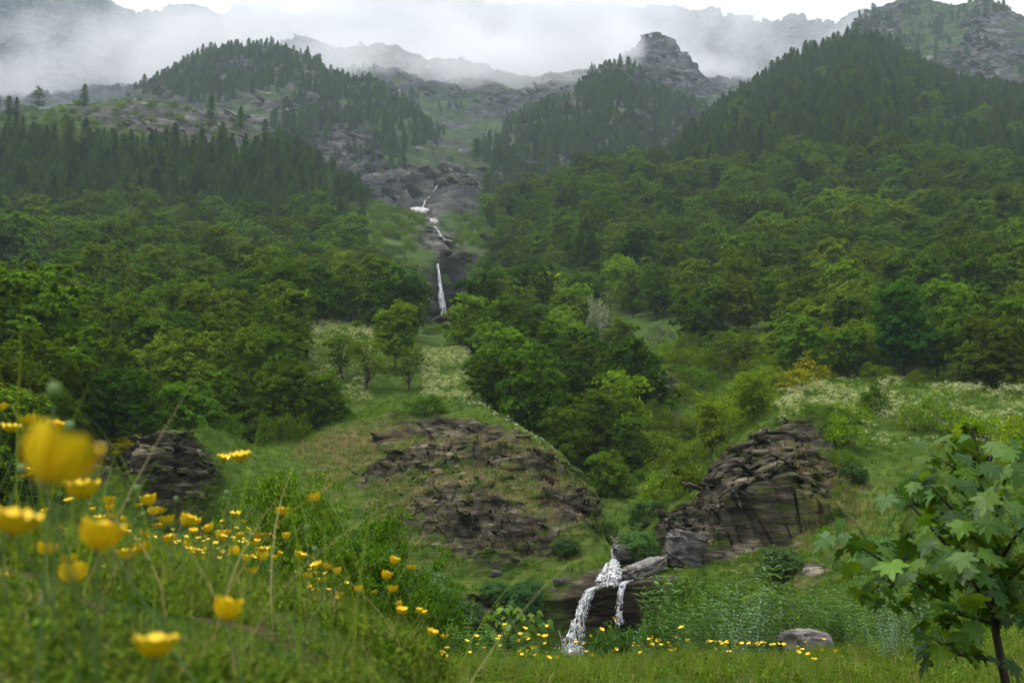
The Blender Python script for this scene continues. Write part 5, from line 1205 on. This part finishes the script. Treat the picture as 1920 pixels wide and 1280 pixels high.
# ------------------------------------------------------------------ buttercups
def petal_mesh():
    nu, nv = 6, 5; V = []
    for i in range(nu):
        u = i / (nu - 1)
        wd = .0085 * math.sin(min(1, u * 1.15 + .12) * math.pi * .62) * (1 if u < .85 else .82)
        for j in range(nv):
            e = (j / (nv - 1) - .5) * 2
            rr_ = .0012 + .0140 * u ** .9 - .002 * u * u * abs(e); h = .0150 * u ** 1.3 + .0018 * e * e * u - (.0014 * (1 - abs(e)) * (u > .9))
            V.append((rr_ , e * wd, h))
    Fq = [(i*nv+j, i*nv+j+1, (i+1)*nv+j+1, (i+1)*nv+j) for i in range(nu-1) for j in range(nv-1)]
    return mesh_np('petal', V, np.array(Fq), M['petal'], True)
PETAL = petal_mesh()
def centre_mesh():
    R = np.random.default_rng(4); tp = []
    for k in range(26):
        a = R.uniform(0, 6.28); r_ = R.uniform(.001, .0042); tp.append(tube([(0, 0, .001), (math.cos(a) * r_, math.sin(a) * r_, R.uniform(.004, .0065))], [.0003, .0007], 4))
    V, f = merge(tp); return mesh_np('stamens', V, f, M['petal_centre'], True)
CENTRE = centre_mesh()
sep = np.array([(math.cos(a) * .008, math.sin(a) * .008, .0035) for a in np.linspace(0, 6.28, 6)[:-1]]); nsep = unit(sep * np.array((1, 1, 0)) * 40 + np.array((0, 0, -.5)))
BUD = None
def bud_mesh():
    d = rock_mesh(2, (.009, .009, .011), 'stem', .05, 0, 7); return d
BUD = bud_mesh()
def small_bloom():
    V, F_ = [], []
    R = np.random.default_rng(6); n = 5
    a = np.linspace(0, 6.28, n + 1)[:-1]; p = np.stack((np.cos(a) * .0075, np.sin(a) * .0075, np.full(n, .007)), 1); nn_ = unit(np.stack((-np.cos(a), -np.sin(a), np.full(n, .9)), 1))
    tip = unit(np.stack((np.cos(a), np.sin(a), np.full(n, .9)), 1)); return mesh_np('bloom', *leaves(p, nn_, .017, .016, R, .08, tip * 5), M['petal'])
SBLOOM = small_bloom()
def stem_curve(base, top, R):
    s = np.linspace(0, 1, 7)[:, None]; side = np.array((R.normal(), R.normal(), 0)) * np.linalg.norm(top - base) * .06
    return base + (top - base) * s + np.sin(s * math.pi) * side
Rb = np.random.default_rng(12)
def buttercup(px, py, size, label, group='buttercups on the flower bank', tilt=None):
    rho = .0305 * F / size; head = P(px, py, rho) - np.array((0, 0, .008))
    bx, by = head[0] + Rb.normal() * .07 * rho ** .5, head[1] + abs(Rb.normal()) * .08; bz = ground_z(bx, by) - .01
    base = np.array((bx, by, min(bz, head[2] - .05)))
    t = thing('buttercup', label, 'flower', base, 0, 1.0, group)
    pts = stem_curve(np.zeros(3), head - base, Rb); V, f = tube(pts, np.linspace(.0013, .0009, 7), 6); obj('stem', mesh_np('stem', V, f, M['stem'], True), t)
    tl = Rb.normal() * .22 if tilt is None else tilt; ax = Euler((Rb.normal() * .15, tl, 0)); q0 = ax.to_matrix()
    wid = Rb.uniform(.88, 1.1); op = Rb.uniform(-.25, .2)
    for k in range(5):
        o = obj('petal', PETAL, t, head - base); o.rotation_euler = (q0 @ Euler((0, op + Rb.normal() * .1, 0)).to_matrix().to_4x4().to_3x3() @ Matrix.Identity(3)).to_euler() if False else (q0 @ Euler((0, 0, k * 1.2566 + Rb.normal() * .08)).to_matrix() @ Euler((0, op, 0)).to_matrix()).to_euler()
        o.scale = (wid, wid * 1.1, wid)
    o = obj('stamens', CENTRE, t, head - base); o.rotation_euler = ax
    o = obj('sepals', BUD, t, head - base + np.array((0, 0, -.001))); o.scale = (.45, .45, .35)
    return t
BC = [(85,862,150,'largest blurred buttercup at the upper left of the bank'),(22,975,88,'big blurred buttercup cut by the left edge'),(182,1008,82,'big blurred buttercup low left of the middle of the bank'),(155,918,58,'buttercup tucked under the largest one on its right'),
      (100,803,34,'small buttercup above the largest bloom, rightmost of its row'),(55,787,28,'pale buttercup above the largest bloom'),(20,800,34,'buttercup above the largest bloom near the left edge'),(4,764,22,'topmost buttercup at the left edge'),
      (290,1207,84,'big blurred buttercup at the bottom of the bank'),(423,1143,68,'big blurred buttercup near the bottom, right of the lowest one'),(137,1077,52,'tilted flat buttercup below the blurred pair'),(88,1030,36,'buttercup left of the low blurred bloom'),
      (129,1049,36,'buttercup just above the tilted flat one'),(10,1085,38,'buttercup at the left edge, low on the bank'),(236,1037,38,'buttercup at the left of the close pair'),(264,1026,36,'buttercup at the right of the close pair'),(205,937,25,'small buttercup right of the tucked bloom'),
      (210,967,21,'small buttercup under the one right of the tucked bloom'),(230,972,16,'tiny buttercup beside the small one mid bank'),(281,938,30,'buttercup rising above the trio mid bank'),(300,956,19,'small buttercup between the trio'),(314,974,30,'buttercup of the trio with a white edge'),
      (297,984,22,'lowest left buttercup of the trio'),(347,977,32,'wide open buttercup right of the trio'),(395,990,24,'solitary buttercup before the outcrop'),(419,857,27,'left one of the two tallest buttercups'),(452,856,33,'right one of the two tallest buttercups'),
      (441,963,19,'small round buttercup under the two tallest'),(528,958,23,'buttercup standing before the bush'),(592,933,25,'highest buttercup before the bush'),(612,1060,24,'buttercup low before the bush'),(603,1085,18,'small buttercup under the low one before the bush'),
      (536,1005,20,'buttercup right of the yellow cluster'),(452,1003,18,'small buttercup at the top of the yellow cluster'),(497,1042,26,'largest buttercup of the yellow cluster'),(460,1046,22,'left buttercup of the yellow cluster'),(515,1045,15,'tiny buttercup at the right of the cluster'),
      (478,1018,15,'tiny buttercup in the middle of the cluster'),(422,1106,24,'buttercup left of the pair above the big blurred one'),(450,1109,22,'buttercup right of the pair above the big blurred one'),(551,1146,20,'low buttercup on the right part of the bank'),(527,1155,14,'tiny pale buttercup on the right part of the bank'),
      (737,1051,23,'buttercup above the right end of the bank'),(772,1063,18,'rightmost buttercup over the bank end'),(722,1078,26,'pale opening buttercup under the one at the bank end'),(702,1108,13,'tiny buttercup low at the bank end'),(272,1005,14,'tiny buttercup before the close pair'),(110,990,18,'tiny buttercup left of the low blurred bloom'),
      (817,1186,15,'small buttercup left at the foot of the bank'),(833,1193,15,'small buttercup right at the foot of the bank'),(828,1223,12,'lowest small buttercup at the foot of the bank'),(385,1265,26,'half-hidden buttercup at the bottom edge'),(60,1000,20,'small buttercup beside the big one at the left edge')]
for px, py, s, lab in BC: buttercup(px, py, s, lab)
ex_ = []
for i in range(46):
    px = Rb.uniform(40, 840); line = np.interp(px, [0, 150, 300, 450, 600, 760, 850], [860, 905, 950, 990, 1040, 1110, 1190]); ex_.append((px, line + Rb.uniform(0, 75), Rb.uniform(11, 25)))
ex_.sort()
for j, (px, py, s_) in enumerate(ex_):
    n_ = len(ex_); zone_ = 'left' if px < 300 else ('middle' if px < 580 else 'right'); same = [q for q in ex_ if ('left' if q[0] < 300 else ('middle' if q[0] < 580 else 'right')) == zone_]
    buttercup(px, py, s_, f'{order_words[min(19, same.index((px, py, s_)))]} loose {"small" if s_ < 17 else "middling"} buttercup from the left in the bank\'s {zone_} third')
# buds and seed heads on stems
for i, (px, py, s) in enumerate([(102,732,24),(257,915,12),(240,938,10),(425,924,10),(470,1003,10),(575,990,12),(590,1030,10),(640,960,9),(130,800,18),(40,880,16),(330,935,9)]):
    rho = .010 * F / s * 1.0; head = P(px, py, rho); bz = ground_z(head[0], head[1]); t = thing('flower_bud', ['round green bud highest at the far left', 'green bud over the trio', 'green bud left of the trio', 'green bud beneath the two tallest buttercups', 'green bud in the yellow cluster', 'green bud before the bush',
      'lower green bud before the bush', 'thin bud rightmost before the bush', 'green bud above the largest bloom', 'green bud at the left of the largest bloom', 'small bud before the outcrop'][i], 'bud', (head[0], head[1], bz), 0, 1., 'buds among the buttercups')
    b = np.array((head[0], head[1], bz)); V, f = tube(stem_curve(np.zeros(3), head - b, Rb), np.linspace(.0012, .0008, 7), 6); obj('stem', mesh_np('stem', V, f, M['stem'], True), t); o = obj('bud_head', BUD, t, head - b)
# distant small buttercups
FG = [(1030,1268,12,1,'in the row at the bottom centre'),(960,1200,22,1,'around the maple seedling'),(1240,1215,20,1,'in the bunch below the waterfall bush'),(1370,1262,26,1,'in the bunch under the silver plant'),(1500,1265,14,1,'before the pale boulder'),(350,1035,40,2,'in the haze of blooms behind the bank'),(440,1015,30,2,'in the cluster behind the left blooms'),(1120,1190,10,1,'beside the small waterfall bush'),(580,1100,22,2,'behind the right part of the bank')]
sm_thing_cache = {}
for cx, cy, n, mode, where in FG:
    lst = []
    for i in range(n):
        px = cx + Rb.normal() * (45 if mode == 1 else 40); py = cy + Rb.normal() * (14 if mode == 1 else 20); rho = Rb.uniform(5.2, 9) if mode == 1 else Rb.uniform(4.5, 8)
        if py < 1150 and mode == 1: py = cy
        head = P(px, py, rho); gz = ground_z(head[0], head[1]); h = head[2] - gz
        h = min(max(h, .12), .42); lst.append((px, head[0], head[1], gz, h))
    lst.sort()
    for j, (px, x, y, gz, h) in enumerate(lst):
        nn_ = len(lst); o_ = order_words
        lab = f'{o_[j]} tiny buttercup from the left {where}' if j < 20 else (f'{o_[nn_-1-j]} tiny buttercup from the right {where}' if nn_ - j <= 20 else f'tiny buttercup {where}')
        t = thing('buttercup', lab, 'flower', (x, y, gz), Rb.uniform(0, 6.28), 1.0, 'tiny buttercups ' + where)
        st = sm_thing_cache.get('stem')
        if st is None: V, f = tube([(0, 0, 0), (.01, 0, .5), (0, 0, 1)], [.0014, .0012, .001], 4); st = sm_thing_cache['stem'] = mesh_np('stem', V, f, M['stem'], True)
        o = obj('stem', st, t); o.scale = (1, 1, h); o = obj('bloom', SBLOOM, t, (0, 0, h)); s = Rb.uniform(1.0, 1.45); o.scale = (s,) * 3; o.rotation_euler = (Rb.normal() * .3, Rb.normal() * .3, 0)

# ------------------------------------------------------------------ cloud bank lying between the spurs and the far ridge
def cloud(name, label, x0, x1, y0, y1, z0, z1, res, centre, half, dens, nscale, thr, seed):
    me = mesh_np(name, [(x0, y0, z0), (x1, y0, z0), (x1, y1, z0), (x0, y1, z0)], np.array([(0, 1, 2, 3)]))
    o = obj(name, me, kind='stuff', label=label)
    g = bpy.data.node_groups.new(name, 'GeometryNodeTree')
    g.interface.new_socket('Geometry', in_out='INPUT', socket_type='NodeSocketGeometry'); g.interface.new_socket('Geometry', in_out='OUTPUT', socket_type='NodeSocketGeometry')
    go = g.nodes.new('NodeGroupOutput'); L = g.links.new
    vc = g.nodes.new('GeometryNodeVolumeCube')
    vc.inputs['Min'].default_value = (x0, y0, z0); vc.inputs['Max'].default_value = (x1, y1, z1)
    vc.inputs['Resolution X'].default_value, vc.inputs['Resolution Y'].default_value, vc.inputs['Resolution Z'].default_value = res
    p = g.nodes.new('GeometryNodeInputPosition'); sx = g.nodes.new('ShaderNodeSeparateXYZ'); L(p.outputs[0], sx.inputs[0])
    def mm(op, a, b=None, c=None, cl=False):
        n = g.nodes.new('ShaderNodeMath'); n.operation = op; n.use_clamp = cl
        for i, v in enumerate((a, b, c)):
            if v is None: continue
            if isinstance(v, (int, float)): n.inputs[i].default_value = v
            else: L(v, n.inputs[i])
        return n.outputs[0]
    u = mm('DIVIDE', mm('SUBTRACT', sx.outputs[0], x0), x1 - x0)
    def curve(pts, lo, hi):
        fc = g.nodes.new('ShaderNodeFloatCurve'); L(u, fc.inputs['Value']); cv = fc.mapping.curves[0]
        pts = sorted(pts); P_ = [((x - x0) / (x1 - x0), (v - lo) / (hi - lo)) for x, v in pts]
        cv.points[0].location = P_[0]; cv.points[1].location = P_[-1]
        for q in P_[1:-1]: cv.points.new(*q)
        fc.mapping.update(); return mm('MULTIPLY_ADD', fc.outputs[0], hi - lo, lo)
    zc = curve(centre, z0, z1); zh = curve(half, 0, 300)
    w = mm('DIVIDE', mm('SUBTRACT', sx.outputs[2], zc), zh); w2 = mm('MULTIPLY', w, w)
    yw = mm('DIVIDE', mm('SUBTRACT', sx.outputs[1], (y0 + y1) / 2), (y1 - y0) / 2); y2 = mm('POWER', mm('ABSOLUTE', yw), 4.0)
    xw = mm('MULTIPLY_ADD', u, 2.0, -1.0); x2_ = mm('POWER', mm('ABSOLUTE', xw), 16.0)
    no = g.nodes.new('ShaderNodeTexNoise'); no.inputs['Scale'].default_value = nscale; no.inputs['Detail'].default_value = 5; no.inputs['Roughness'].default_value = .55; no.inputs['Distortion'].default_value = .3
    mp = g.nodes.new('ShaderNodeVectorMath'); mp.operation = 'ADD'; mp.inputs[1].default_value = (seed * 331., 0, 0); L(p.outputs[0], mp.inputs[0]); L(mp.outputs[0], no.inputs['Vector'])
    f = mm('ADD', mm('MULTIPLY_ADD', no.outputs['Fac'], 5.4, -2.7 + thr), mm('SUBTRACT', 1.0, mm('ADD', mm('ADD', w2, y2), x2_)))
    f = mm('MULTIPLY', f, .8, None, True); L(mm('MULTIPLY', f, dens), vc.inputs['Density'])
    sm = g.nodes.new('GeometryNodeSetMaterial'); L(vc.outputs[0], sm.inputs[0])
    m, t = new_mat(name + '_vapour'); vp = N(t, 'ShaderNodeVolumePrincipled'); vp.inputs['Color'].default_value = (.90, .90, .915, 1); vp.inputs['Density'].default_value = 1.0; vp.inputs['Anisotropy'].default_value = 0.1
    oo = N(t, 'ShaderNodeOutputMaterial'); t.links.new(vp.outputs[0], oo.inputs['Volume'])
    sm.inputs['Material'].default_value = m; L(sm.outputs[0], go.inputs[0])
    md = o.modifiers.new('vapour', 'NODES'); md.node_group = g; me.materials.append(m)
    return o
def cpt(px, py, rho): q = P(px, py, rho); return (float(q[0]), float(q[2]))
RC = 1780
band = [(-250,165,34),(-60,158,30),(60,146,27),(150,128,30),(250,98,36),(350,80,38),(450,65,45),(560,55,62),(660,55,72),(760,75,62),(860,85,62),(960,95,66),(1040,100,66),(1120,80,66),(1200,45,58),(1300,45,42),(1400,70,26),(1500,90,14),(1600,60,8)]
cen = [cpt(a, b, RC) for a, b, h in band]; hal = [(cpt(a, b, RC)[0], h * RC / F) for a, b, h in band]
band2 = [(500,60,8),(560,85,30),(640,100,44),(740,100,46),(840,112,36),(940,128,34),(1020,142,26),(1080,138,14),(1120,130,5)]
RC2 = 1290; cen2 = [cpt(a, b, RC2) for a, b, h in band2]; hal2 = [(cpt(a, b, RC2)[0], h * RC2 / F) for a, b, h in band2]
cloud('cloud', 'lower white cloud hiding the ridge at the head of the valley', cen2[0][0] - 60, cen2[-1][0] + 60, 1180, 1420, 420, 760, (110, 40, 56), cen2, hal2, .012, .010, .05, 3)
cloud('cloud', 'bank of white cloud hanging between the dark spurs and the far ridge', -1250, 760, 1430, 2150, 480, 1000, (200, 64, 60), cen, hal, .012, .0062, .15, 1)

# ------------------------------------------------------------------ haze
zmin, zmax = float(Z2.min()) - 1, float(Z2.max()) + 20
hb = 3250
V = [(-hb, -hb, zmin), (hb, -hb, zmin), (hb, hb, zmin), (-hb, hb, zmin), (-hb, -hb, zmax), (hb, -hb, zmax), (hb, hb, zmax), (-hb, hb, zmax)]
Fh = np.array([(0, 3, 2, 1), (4, 5, 6, 7), (0, 1, 5, 4), (1, 2, 6, 5), (2, 3, 7, 6), (3, 0, 4, 7)])
m, t = new_mat('haze_air'); vp = N(t, 'ShaderNodeVolumePrincipled'); vp.inputs['Color'].default_value = (0.74, 0.88, 1.0, 1); vp.inputs['Density'].default_value = 0.00012; vp.inputs['Anisotropy'].default_value = 0.0
oo = N(t, 'ShaderNodeOutputMaterial'); t.links.new(vp.outputs[0], oo.inputs['Volume'])
obj('haze', mesh_np('haze', V, Fh, m), None, kind='stuff', label='thin pale haze filling the valley air')
print('ZRANGE', zmin, zmax, 'objects', len(bpy.data.objects))
